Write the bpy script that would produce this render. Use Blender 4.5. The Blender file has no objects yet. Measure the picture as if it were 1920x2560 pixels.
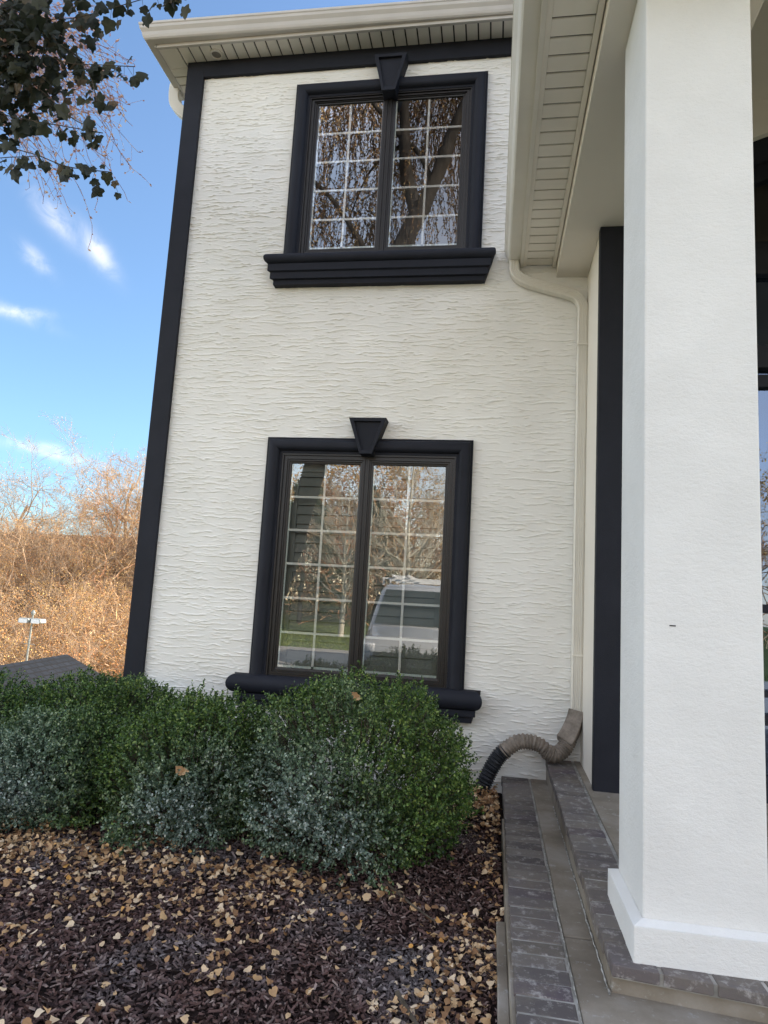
import bpy, math, random
import numpy as np
from mathutils import Vector, Matrix
R = math.radians
SC = bpy.context.scene
COL = SC.collection
# ------------------------------------------------------------------ camera
cam_d = bpy.data.cameras.new("camera"); cam = bpy.data.objects.new("camera", cam_d); COL.objects.link(cam)
right = Vector((0.98620, 0.15582, 0.05592)); up = Vector((-0.03346, -0.14321, 0.98913)); fwd = Vector((-0.16214, 0.97735, 0.13602))
m = Matrix((right, up, -fwd)).transposed().to_4x4(); m.translation = Vector((2.777, -4.971, 1.28))
cam.matrix_world = m
cam_d.sensor_fit = 'VERTICAL'; cam_d.sensor_height = 24.0; cam_d.lens = 1684.2/2560*24
cam_d.clip_start = 0.05; cam_d.clip_end = 2000
SC.camera = cam
SC.render.resolution_x = 768; SC.render.resolution_y = 1024
SC.view_settings.view_transform = 'Standard'; SC.view_settings.look = 'None'
SC.view_settings.exposure = 1.88; SC.view_settings.gamma = 1
# ------------------------------------------------------------------ sky and sun
SUN_EL = 24.0; SUN_AZ = Vector((0.80, 0.60, 0)).normalized()
W = bpy.data.worlds.new("World"); SC.world = W; W.use_nodes = True
wn = W.node_tree.nodes; wl = W.node_tree.links; wn.clear()
def N(t, nodes=wn, **k):
    n = nodes.new(t)
    for a, b in k.items(): setattr(n, a, b)
    return n
sky = N('ShaderNodeTexSky', sky_type='NISHITA', sun_disc=False)
sky.sun_elevation = R(SUN_EL); sky.sun_rotation = math.atan2(SUN_AZ.x, SUN_AZ.y)
sky.air_density = 1.0; sky.dust_density = 0.6; sky.ozone_density = 1.0
bg = N('ShaderNodeBackground'); bg.inputs['Strength'].default_value = 0.15
wo = N('ShaderNodeOutputWorld')
tc = N('ShaderNodeTexCoord')
def vdot(v, src):
    n = N('ShaderNodeVectorMath', operation='DOT_PRODUCT'); n.inputs[1].default_value = v
    wl.new(src, n.inputs[0]); return n.outputs['Value']
def mth(op, a, b=None, c=None, nodes=wn, links=wl, clamp=False):
    n = nodes.new('ShaderNodeMath'); n.operation = op; n.use_clamp = clamp
    for i, v in enumerate((a, b, c)):
        if v is None: continue
        if isinstance(v, (int, float)): n.inputs[i].default_value = v
        else: links.new(v, n.inputs[i])
    return n.outputs[0]
wnoise = N('ShaderNodeTexNoise'); wnoise.inputs['Scale'].default_value = 22; wnoise.inputs['Detail'].default_value = 6
wnoise.inputs['Roughness'].default_value = 0.62; wnoise.inputs['Distortion'].default_value = 0.6
wl.new(tc.outputs['Generated'], wnoise.inputs['Vector'])
total = None
# clouds: centre direction, long half-size, short half-size, tilt, strength
for d0, a, b, tilt, s in [((-.5517, .7005, .4527), .034, .012, -38, .36), ((-.5150, .7415, .4298), .032, .011, -48, .44),
                          ((-.5768, .7110, .4023), .020, .009, -35, .42), ((-.6119, .7150, .3380), .040, .008, -8, .30), ((-.592, .730, .341), .022, .006, 10, .35),
                          ((-.574, .800, .172), .045, .008, -8, .38), ((-.60, .78, .18), .05, .007, 0, .25)]:
    d = Vector(d0).normalized(); h = d.cross(Vector((0, 0, 1))).normalized(); v = h.cross(d).normalized()
    t1 = h*math.cos(R(tilt)) + v*math.sin(R(tilt)); t2 = -h*math.sin(R(tilt)) + v*math.cos(R(tilt))
    x = mth('DIVIDE', vdot(t1, tc.outputs['Generated']), a); y = mth('DIVIDE', vdot(t2, tc.outputs['Generated']), b)
    x = mth('SUBTRACT', x, 0.0); 
    cx = d.dot(t1)/a; cy = d.dot(t2)/b
    r2 = mth('ADD', mth('POWER', mth('SUBTRACT', x, cx), 2), mth('POWER', mth('SUBTRACT', y, cy), 2))
    g = mth('EXPONENT', mth('MULTIPLY', r2, -1.0))
    fr = mth('GREATER_THAN', vdot(d, tc.outputs['Generated']), 0.3)
    g = mth('MULTIPLY', mth('MULTIPLY', g, fr), s)
    total = g if total is None else mth('ADD', total, g)
ns = mth('MULTIPLY', mth('SUBTRACT', wnoise.outputs['Fac'], 0.36), 3.2, clamp=True)
cl = mth('MULTIPLY', total, ns, clamp=True)
# added high cloud, unseen behind the viewer, to brighten and warm the facade
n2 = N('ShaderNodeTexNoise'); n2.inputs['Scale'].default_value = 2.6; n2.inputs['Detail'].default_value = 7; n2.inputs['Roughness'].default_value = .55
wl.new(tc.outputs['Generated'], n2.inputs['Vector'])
fill_bank = mth('MULTIPLY', mth('SUBTRACT', n2.outputs['Fac'], 0.40), 4.0, clamp=True)
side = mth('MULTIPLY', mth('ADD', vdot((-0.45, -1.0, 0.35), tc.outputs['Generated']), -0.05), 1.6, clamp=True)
cl = mth('MAXIMUM', cl, mth('MULTIPLY', mth('MULTIPLY', fill_bank, side), .75))
mixc = N('ShaderNodeMix', data_type='RGBA'); wl.new(cl, mixc.inputs['Factor'])
tint = N('ShaderNodeMix', data_type='RGBA', blend_type='MULTIPLY'); tint.inputs['Factor'].default_value = 1
wl.new(sky.outputs[0], tint.inputs[6])
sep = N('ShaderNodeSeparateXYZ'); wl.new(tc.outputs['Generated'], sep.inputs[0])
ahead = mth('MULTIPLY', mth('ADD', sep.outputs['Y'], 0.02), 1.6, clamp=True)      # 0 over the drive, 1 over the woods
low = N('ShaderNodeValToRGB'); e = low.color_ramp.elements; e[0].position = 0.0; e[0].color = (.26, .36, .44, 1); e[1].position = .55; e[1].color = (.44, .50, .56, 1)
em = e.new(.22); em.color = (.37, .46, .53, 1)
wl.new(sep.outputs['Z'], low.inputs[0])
tm = N('ShaderNodeMix', data_type='RGBA'); wl.new(ahead, tm.inputs[0]); tm.inputs[6].default_value = (1.60, 1.345, 1.17, 1); wl.new(low.outputs[0], tm.inputs[7])  # sky gain: brightened and warmed behind the viewer to light the facade
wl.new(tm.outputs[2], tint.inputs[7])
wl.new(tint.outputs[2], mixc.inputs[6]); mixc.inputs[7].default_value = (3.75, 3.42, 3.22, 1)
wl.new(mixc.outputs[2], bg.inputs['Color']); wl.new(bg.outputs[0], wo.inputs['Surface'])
sd = bpy.data.lights.new("sun", 'SUN'); sd.energy = 3.6; sd.angle = R(0.55); sd.color = (1.0, 0.87, 0.70)
so = bpy.data.objects.new("sun", sd); COL.objects.link(so)
sdir = Vector((SUN_AZ.x*math.cos(R(SUN_EL)), SUN_AZ.y*math.cos(R(SUN_EL)), math.sin(R(SUN_EL))))
so.rotation_euler = sdir.to_track_quat('Z', 'Y').to_euler(); so.location = (20, 20, 30)

# ------------------------------------------------------------------ helpers
rng = np.random.default_rng(7); random.seed(7)
class MB:
    def __init__(s): s.v = []; s.f = []; s.n = 0
    def add(s, verts, faces):
        o = s.n; s.v += [tuple(p) for p in verts]; s.f += [tuple(i+o for i in f) for f in faces]; s.n += len(verts); return s
    def box(s, x0, x1, y0, y1, z0, z1):
        vs = [(x0,y0,z0),(x1,y0,z0),(x1,y1,z0),(x0,y1,z0),(x0,y0,z1),(x1,y0,z1),(x1,y1,z1),(x0,y1,z1)]
        return s.add(vs, [(0,3,2,1),(4,5,6,7),(0,1,5,4),(1,2,6,5),(2,3,7,6),(3,0,4,7)])
    def prism(s, pts, axis, a0, a1):
        """polygon pts in the two other axes, extruded along axis"""
        n = len(pts)
        def P(p, a):
            return (a, p[0], p[1]) if axis == 'x' else (p[0], a, p[1]) if axis == 'y' else (p[0], p[1], a)
        vs = [P(p, a0) for p in pts] + [P(p, a1) for p in pts]
        return s.add(vs, [tuple(range(n)), tuple(range(2*n-1, n-1, -1))] + [(i, i+n, (i+1) % n+n, (i+1) % n) for i in range(n)])
    def sweep(s, path, prof, normal=None, scale=None, cap=True):
        """closed 2-D profile (u,v) along path; u along side, v along 'normal'-ish up"""
        P = [Vector(p) for p in path]; n = len(P); k = len(prof); rings = []; nv = None
        for i in range(n):
            t = (P[min(i+1, n-1)] - P[max(i-1, 0)]).normalized()
            if normal is not None: nn = Vector(normal); nn = (nn - t*nn.dot(t)).normalized()
            else:
                if nv is None: nv = Vector((0, 0, 1)) if abs(t.z) < .9 else Vector((1, 0, 0))
                nn = (nv - t*nv.dot(t)).normalized(); nv = nn
            b = t.cross(nn); sc = 1 if scale is None else scale[i]
            rings += [P[i] + b*(q[0]*sc) + nn*(q[1]*sc) for q in prof]
        fs = [(i*k+j, i*k+(j+1) % k, (i+1)*k+(j+1) % k, (i+1)*k+j) for i in range(n-1) for j in range(k)]
        if cap: fs += [tuple(range(k-1, -1, -1)), tuple(range((n-1)*k, n*k))]
        return s.add(rings, fs)
    def build(s, name, mat, parent=None, smooth=False, bevel=0, weld=False):
        me = bpy.data.meshes.new(name); me.from_pydata(s.v, [], s.f); me.update()
        return link(name, me, mat, parent, smooth, bevel)
def fixn(me):
    import bmesh
    bm = bmesh.new(); bm.from_mesh(me); bmesh.ops.recalc_face_normals(bm, faces=bm.faces); bm.to_mesh(me); bm.free()
def link(name, me, mat, parent=None, smooth=False, bevel=0, fix=True):
    if fix: fixn(me)
    me.materials.append(mat)
    o = bpy.data.objects.new(name, me); COL.objects.link(o)
    if parent is not None: o.parent = parent
    if smooth:
        me.polygons.foreach_set('use_smooth', [True]*len(me.polygons))
        if smooth == 'auto':
            me.set_sharp_from_angle(angle=R(38))
    if bevel:
        b = o.modifiers.new('bevel', 'BEVEL'); b.width = bevel; b.segments = 2; b.limit_method = 'ANGLE'; b.angle_limit = R(40)
    return o
def np_mesh(name, V, F, mat, parent=None, smooth=False, attrs=None):
    """V (n,3), F (m,k) all same k"""
    me = bpy.data.meshes.new(name); V = np.asarray(V, np.float32); F = np.asarray(F, np.int32)
    me.vertices.add(len(V)); me.vertices.foreach_set('co', V.ravel())
    me.loops.add(F.size); me.loops.foreach_set('vertex_index', F.ravel())
    me.polygons.add(len(F)); me.polygons.foreach_set('loop_start', np.arange(0, F.size, F.shape[1], dtype=np.int32))
    me.update(calc_edges=True)
    if smooth: me.polygons.foreach_set('use_smooth', np.ones(len(F), bool))
    for an, av in (attrs or {}).items():
        at = me.attributes.new(an, 'FLOAT', 'POINT'); at.data.foreach_set('value', np.asarray(av, np.float32))
    me.materials.append(mat)
    o = bpy.data.objects.new(name, me); COL.objects.link(o)
    if parent is not None: o.parent = parent
    return o
def empty(name, loc=(0,0,0)):
    o = bpy.data.objects.new(name, None); COL.objects.link(o); o.location = loc; o.empty_display_size = .2; return o
def tag(o, label=None, cat=None, group=None, kind=None):
    if label: o['label'] = label
    if cat: o['category'] = cat
    if group: o['group'] = group
    if kind: o['kind'] = kind
    return o
def frames(D, rng_):
    D = D/np.linalg.norm(D, axis=1, keepdims=True)
    A = rng_.normal(size=D.shape); A -= (A*D).sum(1, keepdims=True)*D; A /= np.linalg.norm(A, axis=1, keepdims=True)
    return D, A, np.cross(D, A)
def leaf_cloud(P, D, Ln, Wd, rng_, shape='oval', curl=.25, normal=None):
    """one leaf per row, 6-vertex outline folded along its midrib; returns V,F(4)"""
    D, A, B = frames(D, rng_)
    if normal is not None:
        Nn = normal - (normal*D).sum(1, keepdims=True)*D; Nn /= np.linalg.norm(Nn, axis=1, keepdims=True)+1e-9
        B = Nn; A = np.cross(D, B)
    n = len(P); L = np.broadcast_to(Ln, n)[:, None]; Wd = np.broadcast_to(Wd, n)[:, None]
    if shape == 'oval': st = [(0,0,0),(.35,.5,1),(.75,.38,.8),(1,0,.2),(.75,-.38,.8),(.35,-.5,1)]
    elif shape == 'heart': st = [(.08,0,0),(.0,.42,1),(.55,.5,1.1),(1,0,.6),(.5,-.55,1.1),(-.05,-.36,1)]
    else: st = [(0,0,0),(.3,.5,.5),(.6,.3,.5),(1,0,0),(.6,-.3,.5),(.3,-.5,.5)]
    V = np.stack([P + D*L*a + A*Wd*b + B*Wd*curl*c for a, b, c in st], 1).reshape(-1, 3)
    base = (np.arange(n)*6)[:, None]
    F = np.concatenate([base + np.array([0,1,2,3]), base + np.array([0,3,4,5])], 0)
    return V, F
def tubes(segs, sides=3):
    """segs (n,8): p0 p1 r0 r1"""
    S = np.asarray(segs, float); p0, p1, r0, r1 = S[:, :3], S[:, 3:6], S[:, 6:7], S[:, 7:8]
    D = p1-p0; D /= np.linalg.norm(D, axis=1, keepdims=True)+1e-9
    up_ = np.where(np.abs(D[:, 2:3]) < .9, np.array([[0,0,1.]]), np.array([[1.,0,0]]))
    A = np.cross(D, up_); A /= np.linalg.norm(A, axis=1, keepdims=True); B = np.cross(D, A)
    V = []
    for k in range(sides):
        a = 2*math.pi*k/sides; V.append(p0 + (A*math.cos(a)+B*math.sin(a))*r0)
    for k in range(sides):
        a = 2*math.pi*k/sides; V.append(p1 + (A*math.cos(a)+B*math.sin(a))*r1)
    V = np.stack(V, 1).reshape(-1, 3); base = (np.arange(len(S))*2*sides)[:, None]
    F = np.concatenate([base + np.array([k, (k+1) % sides, sides+(k+1) % sides, sides+k]) for k in range(sides)], 0)
    return V, F
def catmull(P, k=8):
    P = [Vector(p) for p in P]; out = []
    for i in range(len(P)-1):
        a, b, c, d = P[max(i-1, 0)], P[i], P[i+1], P[min(i+2, len(P)-1)]
        for j in range(k):
            t = j/k; out.append(0.5*((2*b)+(c-a)*t+(2*a-5*b+4*c-d)*t*t+(3*b-a-3*c+d)*t**3))
    out.append(P[-1]); return out

# ------------------------------------------------------------------ materials
class M:
    def __init__(s, name, col, rough=.6, spec=.5, metal=0):
        s.m = bpy.data.materials.new(name); s.m.use_nodes = True; s.nt = s.m.node_tree; s.n = s.nt.nodes; s.l = s.nt.links
        s.b = s.n['Principled BSDF']; s.b.inputs['Roughness'].default_value = rough
        s.b.inputs['Specular IOR Level'].default_value = spec; s.b.inputs['Metallic'].default_value = metal
        s.b.inputs['Base Color'].default_value = (*col, 1); s.tc = s.n.new('ShaderNodeTexCoord'); s.h = None
    def noise(s, scale, detail=5, rough=.55, stretch=None, dist=0, coord='Object'):
        t = s.n.new('ShaderNodeTexNoise'); t.inputs['Scale'].default_value = scale; t.inputs['Detail'].default_value = detail
        t.inputs['Roughness'].default_value = rough; t.inputs['Distortion'].default_value = dist
        if stretch:
            mp = s.n.new('ShaderNodeMapping'); mp.inputs['Scale'].default_value = stretch
            s.l.new(s.tc.outputs[coord], mp.inputs[0]); s.l.new(mp.outputs[0], t.inputs['Vector'])
        else: s.l.new(s.tc.outputs[coord], t.inputs['Vector'])
        return t.outputs['Fac']
    def ramp(s, fac, stops):
        r = s.n.new('ShaderNodeValToRGB'); e = r.color_ramp.elements
        while len(e) > 2: e.remove(e[-1])
        for i, (p, c) in enumerate(stops):
            el = e[i] if i < 2 else e.new(p)
            el.position = p; el.color = (*c, 1)
        s.l.new(fac, r.inputs[0]); return r.outputs[0]
    def mix(s, fac, a, b, mode='MIX'):
        n = s.n.new('ShaderNodeMix'); n.data_type = 'RGBA'; n.blend_type = mode
        for sock, v in ((n.inputs[0], fac), (n.inputs[6], a), (n.inputs[7], b)):
            if isinstance(v, (int, float)): sock.default_value = v
            elif isinstance(v, tuple): sock.default_value = (*v, 1)
            else: s.l.new(v, sock)
        return n.outputs[2]
    def math(s, op, a, b=None, c=None, clamp=False): return mth(op, a, b, c, s.n, s.l, clamp)
    def island(s): 
        g = s.n.new('ShaderNodeNewGeometry'); return g.outputs['Random Per Island']
    def attr(s, name):
        a = s.n.new('ShaderNodeAttribute'); a.attribute_name = name; return a.outputs['Fac']
    def color(s, c): s.l.new(c, s.b.inputs['Base Color']); return s
    def rough(s, r): s.l.new(r, s.b.inputs['Roughness']); return s
    def bump(s, h, strength=.3, dist=.01):
        b = s.n.new('ShaderNodeBump'); b.inputs['Strength'].default_value = strength; b.inputs['Distance'].default_value = dist
        s.l.new(h, b.inputs['Height'])
        if s.h is not None: s.l.new(s.h, b.inputs['Normal'])
        s.h = b.outputs[0]; s.l.new(s.h, s.b.inputs['Normal']); return s
    def transl(s, col, amt):
        t = s.n.new('ShaderNodeBsdfTranslucent'); x = s.n.new('ShaderNodeMixShader'); x.inputs[0].default_value = amt
        if isinstance(col, tuple): t.inputs[0].default_value = (*col, 1)
        else: s.l.new(col, t.inputs[0])
        out = s.n['Material Output']; s.l.new(s.b.outputs[0], x.inputs[1]); s.l.new(t.outputs[0], x.inputs[2]); s.l.new(x.outputs[0], out.inputs[0]); return s

def mk_simple(name, c1, c2, scale, rough=.6, bump=.2, bscale=60, spec=.4, bd=.004):
    q = M(name, c1, rough, spec); q.color(q.ramp(q.noise(scale), [(.35, c1), (.65, c2)]))
    if bump: q.bump(q.noise(bscale, 6), bump, bd)
    return q.m
q = M('stucco_wall', (.6,.57,.52), .85, .2)
c = q.ramp(q.noise(2.2, 6), [(.3, (.755,.73,.675)), (.7, (.845,.82,.77))])
c = q.mix(q.math('MULTIPLY', q.ramp(q.noise(11, 4, .6), [(.62, (0,0,0)), (.78, (1,1,1))]), .25), c, (.72,.68,.61)); q.color(c)
q.bump(q.noise(120, 5, .6, (1,1,1.6)), .4, .004); q.bump(q.noise(28, 4, .6, (.5,1,2.)), .35, .006); MAT_WALL = q.m
q = M('fine_stucco', (.76,.755,.73), .85, .2)
c = q.ramp(q.noise(3, 5), [(.3, (.68,.67,.65)), (.7, (.75,.74,.72))]); c = q.mix(q.ramp(q.noise(170, 2), [(.66, (0,0,0)), (.74, (1,1,1))]), c, (.68,.67,.65)); q.color(c)
q.bump(q.noise(75, 6, .75, (1,1,1.5)), .6, .005); q.bump(q.noise(14, 5, .6, (1,1,2)), .35, .008); MAT_FINE = q.m
q = M('dark_trim', (.028,.031,.040), .68, .3)
q.color(q.ramp(q.noise(5, 6), [(.3, (.0078,.0090,.0150)), (.75, (.0125,.0140,.0220))])); q.bump(q.noise(150, 5, .65), .45, .003); MAT_TRIM = q.m
q = M('bronze_frame', (.020,.016,.014), .38, .5); q.color(q.ramp(q.noise(12, 5, .6, (1,1,.3)), [(.3, (.009,.0075,.007)), (.8, (.018,.0145,.0125))])); MAT_BRONZE = q.m
q = M('beige_metal', (.46,.42,.35), .42, .5); q.color(q.ramp(q.noise(3.5, 6), [(.3, (.68,.64,.56)), (.72, (.75,.71,.63))])); q.bump(q.noise(9, 3), .06, .01); MAT_BEIGE = q.m
q = M('eave_metal', (.55,.51,.46), .42, .5); q.color(q.ramp(q.noise(3.5, 6), [(.3, (.50,.465,.425)), (.72, (.57,.53,.485))])); MAT_EAVE = q.m  # beige metal darkened: the dimmer light at the eave is in the colour
q = M('soffit_panel', (.44,.40,.335), .5, .4); q.color(q.ramp(q.noise(4, 6), [(.3, (.76,.71,.62)), (.72, (.82,.77,.68))])); MAT_SOFFIT = q.m
MAT_GROOVE = mk_simple('soffit_groove', (.05,.044,.035), (.07,.06,.05), 9, .8, 0)
q = M('smooth_plaster', (.52,.49,.43), .8, .2); q.color(q.ramp(q.noise(1.7, 5), [(.3, (.72,.67,.59)), (.7, (.77,.72,.64))])); q.bump(q.noise(80, 5), .12, .003); MAT_PLASTER = q.m
MAT_GRILLE = mk_simple('grille_bar', (.86,.85,.80), (.90,.88,.84), 10, .5, 0)
MAT_SPACER = mk_simple('spacer_white', (.68,.74,.70), (.74,.78,.74), 10, .5, 0)
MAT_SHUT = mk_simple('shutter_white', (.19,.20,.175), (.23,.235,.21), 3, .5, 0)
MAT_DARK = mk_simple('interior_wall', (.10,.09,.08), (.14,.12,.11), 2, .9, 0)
def glass(name, refl, tintc, wav, wsc, refl_tint=(.97,.98,1)):
    g = bpy.data.materials.new(name); g.use_nodes = True; n = g.node_tree.nodes; l = g.node_tree.links; n.clear()
    out = n.new('ShaderNodeOutputMaterial'); t = n.new('ShaderNodeBsdfTransparent'); t.inputs[0].default_value = (*tintc, 1)
    gl = n.new('ShaderNodeBsdfGlossy'); gl.inputs['Roughness'].default_value = 0.0; gl.inputs['Color'].default_value = (*refl_tint, 1)
    x = n.new('ShaderNodeMixShader'); lw = n.new('ShaderNodeFresnel'); lw.inputs['IOR'].default_value = 1.5
    f = mth('ADD', mth('MULTIPLY', lw.outputs[0], 1.0, None, n, l), refl, None, n, l, True)
    l.new(f, x.inputs[0]); l.new(t.outputs[0], x.inputs[1]); l.new(gl.outputs[0], x.inputs[2]); l.new(x.outputs[0], out.inputs[0])
    tcn = n.new('ShaderNodeTexCoord'); no = n.new('ShaderNodeTexNoise'); no.inputs['Scale'].default_value = wsc; no.inputs['Detail'].default_value = 2
    l.new(tcn.outputs['Object'], no.inputs['Vector']); b = n.new('ShaderNodeBump'); b.inputs['Strength'].default_value = wav; b.inputs['Distance'].default_value = .01
    l.new(no.outputs['Fac'], b.inputs['Height']); l.new(b.outputs[0], gl.inputs['Normal'])
    return g
MAT_GLASS = glass('window_glass', .16, (.95,.965,.945), .0035, 4)
MAT_GLASS_DOOR = glass('door_glass', .22, (.5,.5,.5), .006, 3, (.42,.55,.80))  # blue of the mirrored sky is put into the reflection colour
MAT_GLASS_UP = glass('window_glass_wavy', .13, (.88,.89,.90), .012, 6)
q = M('brick', (.08,.06,.065), .75, .3)
isl = q.island(); c = q.ramp(isl, [(0, (.070,.060,.060)), (.35, (.12,.104,.100)), (.7, (.155,.137,.125)), (1, (.088,.070,.080))])
c = q.mix(q.ramp(q.noise(3.5, 7, .65), [(.45, (0,0,0)), (.72, (1,1,1))]), c, (.18,.155,.125)); c = q.mix(q.ramp(q.noise(24, 6, .75), [(.53, (0,0,0)), (.68, (1,1,1))]), c, (.33,.31,.295)); q.color(c)
q.bump(q.noise(70, 6, .7), .5, .004); q.bump(q.noise(14, 4), .3, .008); MAT_BRICK = q.m
q = M('mortar', (.2,.19,.17), .9, .2); q.color(q.ramp(q.noise(9, 6), [(.35, (.20,.19,.17)), (.7, (.44,.42,.39))])); q.bump(q.noise(60, 5), .5, .004); MAT_MORTAR = q.m
q = M('weathered_concrete', (.16,.15,.13), .85, .25)
c = q.ramp(q.noise(2.6, 8, .6), [(.3, (.135,.112,.086)), (.5, (.225,.192,.152)), (.72, (.34,.31,.275))])
c = q.mix(q.ramp(q.noise(26, 6, .7), [(.58, (0,0,0)), (.75, (1,1,1))]), c, (.38,.375,.36)); q.color(c); q.bump(q.noise(80, 6, .7), .4, .004); MAT_CONC = q.m
q = M('boxwood_leaf', (.04,.09,.03), .5, .4)
isl = q.island(); gcol = q.ramp(isl, [(0, (.013,.030,.009)), (.4, (.046,.095,.019)), (.8, (.10,.175,.032)), (1, (.24,.30,.075))])
fcol = q.ramp(isl, [(0, (.05,.080,.058)), (.45, (.13,.18,.15)), (.8, (.30,.36,.33)), (1, (.60,.65,.62))])
c = q.mix(q.attr('frost'), gcol, fcol); q.color(c); q.transl(gcol, .10); MAT_BOX = q.m
MAT_TWIG = mk_simple('twig', (.05,.038,.026), (.09,.07,.05), 20, .9, 0)
q = M('mulch_chip', (.06,.03,.03), .85, .25)
isl = q.island(); c = q.ramp(isl, [(0, (.032,.019,.017)), (.4, (.095,.052,.045)), (.75, (.165,.097,.084)), (1, (.32,.24,.21))])
c = q.mix(q.math('MULTIPLY', q.ramp(q.noise(1.5, 5, .65), [(.50, (0,0,0)), (.68, (1,1,1))]), .65), c, q.ramp(isl, [(0, (.10,.088,.09)), (1, (.33,.31,.31))])); q.color(c); MAT_MULCH = q.m
q = M('mulch_ground', (.02,.012,.01), .95, .1); q.color(q.ramp(q.noise(40, 5), [(.3, (.010,.007,.006)), (.7, (.030,.018,.016))])); MAT_SOIL = q.m
q = M('fallen_leaf', (.5,.3,.14), .7, .3)
isl = q.island(); c = q.ramp(isl, [(0, (.17,.085,.045)), (.25, (.36,.20,.095)), (.5, (.54,.34,.17)), (.75, (.66,.47,.28)), (.93, (.76,.60,.42)), (1, (.66,.33,.08))]); q.color(c); q.transl(c, .15); MAT_LEAF = q.m
q = M('ivy_leaf', (.03,.05,.02), .5, .4); isl = q.island(); c = q.ramp(isl, [(0, (.016,.021,.012)), (.5, (.030,.037,.020)), (.85, (.060,.062,.034)), (1, (.13,.09,.05))]); q.color(c); q.transl(c, .42); MAT_IVY = q.m
q = M('dry_leaf', (.4,.22,.1), .6, .3); isl = q.island(); c = q.ramp(isl, [(0, (.07,.045,.04)), (.35, (.20,.11,.06)), (.75, (.42,.25,.11)), (1, (.55,.42,.2))]); q.color(c); q.transl(c, .4); MAT_DRY = q.m
q = M('pink_bud', (.5,.25,.2), .6, .3); isl = q.island(); c = q.ramp(isl, [(0, (.40,.19,.15)), (.5, (.70,.42,.32)), (1, (.88,.68,.48))]); q.color(c); q.transl(c, .5); MAT_BUD = q.m
q = M('dark_bark', (.05,.045,.04), .9, .2); q.color(q.ramp(q.noise(9, 6, .6, (1,1,.25)), [(.35, (.022,.019,.017)), (.7, (.065,.057,.05))])); q.bump(q.noise(14, 6, .65, (1,1,.22)), .9, .03); MAT_BARK = q.m
q = M('pale_bark', (.55,.5,.4), .8, .3); q.color(q.ramp(q.noise(5, 6, .6), [(.3, (.42,.37,.28)), (.7, (.66,.61,.50))])); MAT_PALE = q.m
def woodmat(name, a, b):
    q = M(name, a, .85, .2); oi = q.n.new('ShaderNodeObjectInfo')
    q.color(q.mix(oi.outputs['Random'], q.ramp(q.noise(.8, 4), [(.3, a), (.7, b)]), q.ramp(q.noise(.8, 4), [(.3, b), (.7, a)]))); return q.m
MAT_WOOD = woodmat('winter_bark', (.22,.16,.11), (.56,.39,.25))
q = M('woods_twig', (.45,.28,.15), .85, .2); isl = q.island()
c = q.ramp(isl, [(0, (.30,.18,.09)), (.4, (.56,.36,.17)), (.8, (.72,.50,.27)), (1, (.84,.68,.46))])
c = q.mix(q.ramp(q.noise(.16, 4), [(.42, (0,0,0)), (.62, (1,1,1))]), c, q.ramp(isl, [(0, (.36,.15,.08)), (1, (.62,.30,.17))])); q.color(c); MAT_BRUSH = q.m
q = M('woods_leaf', (.5,.3,.1), .95, .0); isl = q.island()
c = q.ramp(isl, [(0, (.40,.22,.08)), (.5, (.64,.40,.14)), (1, (.74,.53,.22))]); c = q.mix(q.ramp(q.noise(.14, 3), [(.45, (0,0,0)), (.6, (1,1,1))]), c, q.ramp(isl, [(0, (.52,.20,.09)), (1, (.76,.38,.18))])); q.color(c); q.transl(c, .2); MAT_WLEAF = q.m
q = M('terrain', (.1,.08,.04), .95, .1); c = q.ramp(q.noise(.5, 6), [(.35, (.07,.10,.03)), (.65, (.13,.15,.05))])
sp = q.n.new('ShaderNodeSeparateXYZ'); q.l.new(q.tc.outputs['Object'], sp.inputs[0])
wd = q.math('MULTIPLY', q.math('ADD', sp.outputs['Y'], -4), .2, clamp=True); c = q.mix(wd, c, q.ramp(q.noise(1.1, 6), [(.3, (.03,.02,.012)), (.7, (.11,.07,.04))])); q.color(c); MAT_TERR = q.m
q = M('drive_concrete', (.35,.34,.31), .9, .3); q.color(q.ramp(q.noise(3, 8), [(.3, (.36,.34,.30)), (.7, (.46,.43,.38))])); MAT_ASPH = q.m
q = M('roof_shingle', (.03,.03,.034), .85, .3)
br = q.n.new('ShaderNodeTexBrick'); br.inputs['Scale'].default_value = 1; br.inputs['Brick Width'].default_value = .42; br.inputs['Row Height'].default_value = .24
br.inputs['Mortar Size'].default_value = .034; br.inputs['Color1'].default_value = (.0035,.0056,.0090,1); br.inputs['Color2'].default_value = (.0095,.0125,.0185,1); br.inputs['Mortar'].default_value = (.0025,.0025,.003,1)
mp = q.n.new('ShaderNodeMapping'); q.l.new(q.tc.outputs['UV'], mp.inputs[0]); q.l.new(mp.outputs[0], br.inputs['Vector']); q.color(br.outputs['Color']); q.bump(br.outputs['Fac'], -.6, .02); MAT_SHING = q.m
MAT_HOSE = mk_simple('black_corrugated', (.014,.015,.019), (.028,.029,.035), 20, .45, .1)
q = M('grey_sleeve', (.2,.18,.16), .7, .4); q.color(q.ramp(q.noise(14, 6, .65), [(.35, (.14,.115,.09)), (.65, (.30,.25,.205))])); q.bump(q.noise(50, 4), .3, .004); MAT_SLEEVE = q.m
MAT_WHITE = mk_simple('white_paint', (.72,.73,.73), (.78,.79,.79), 6, .35, 0, spec=.5)
q = M('car_paint', (.42,.44,.46), .18, .6); q.b.inputs['Coat Weight'].default_value = .6; MAT_CAR = q.m
MAT_LAMPW = mk_simple('lamp_white', (.22,.24,.22), (.30,.31,.28), 6, .5, 0)
MAT_TYRE = mk_simple('tyre', (.02,.02,.02), (.03,.03,.03), 9, .8, 0)
MAT_CHROME = M('chrome', (.6,.6,.6), .2, .5, 1).m
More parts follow.
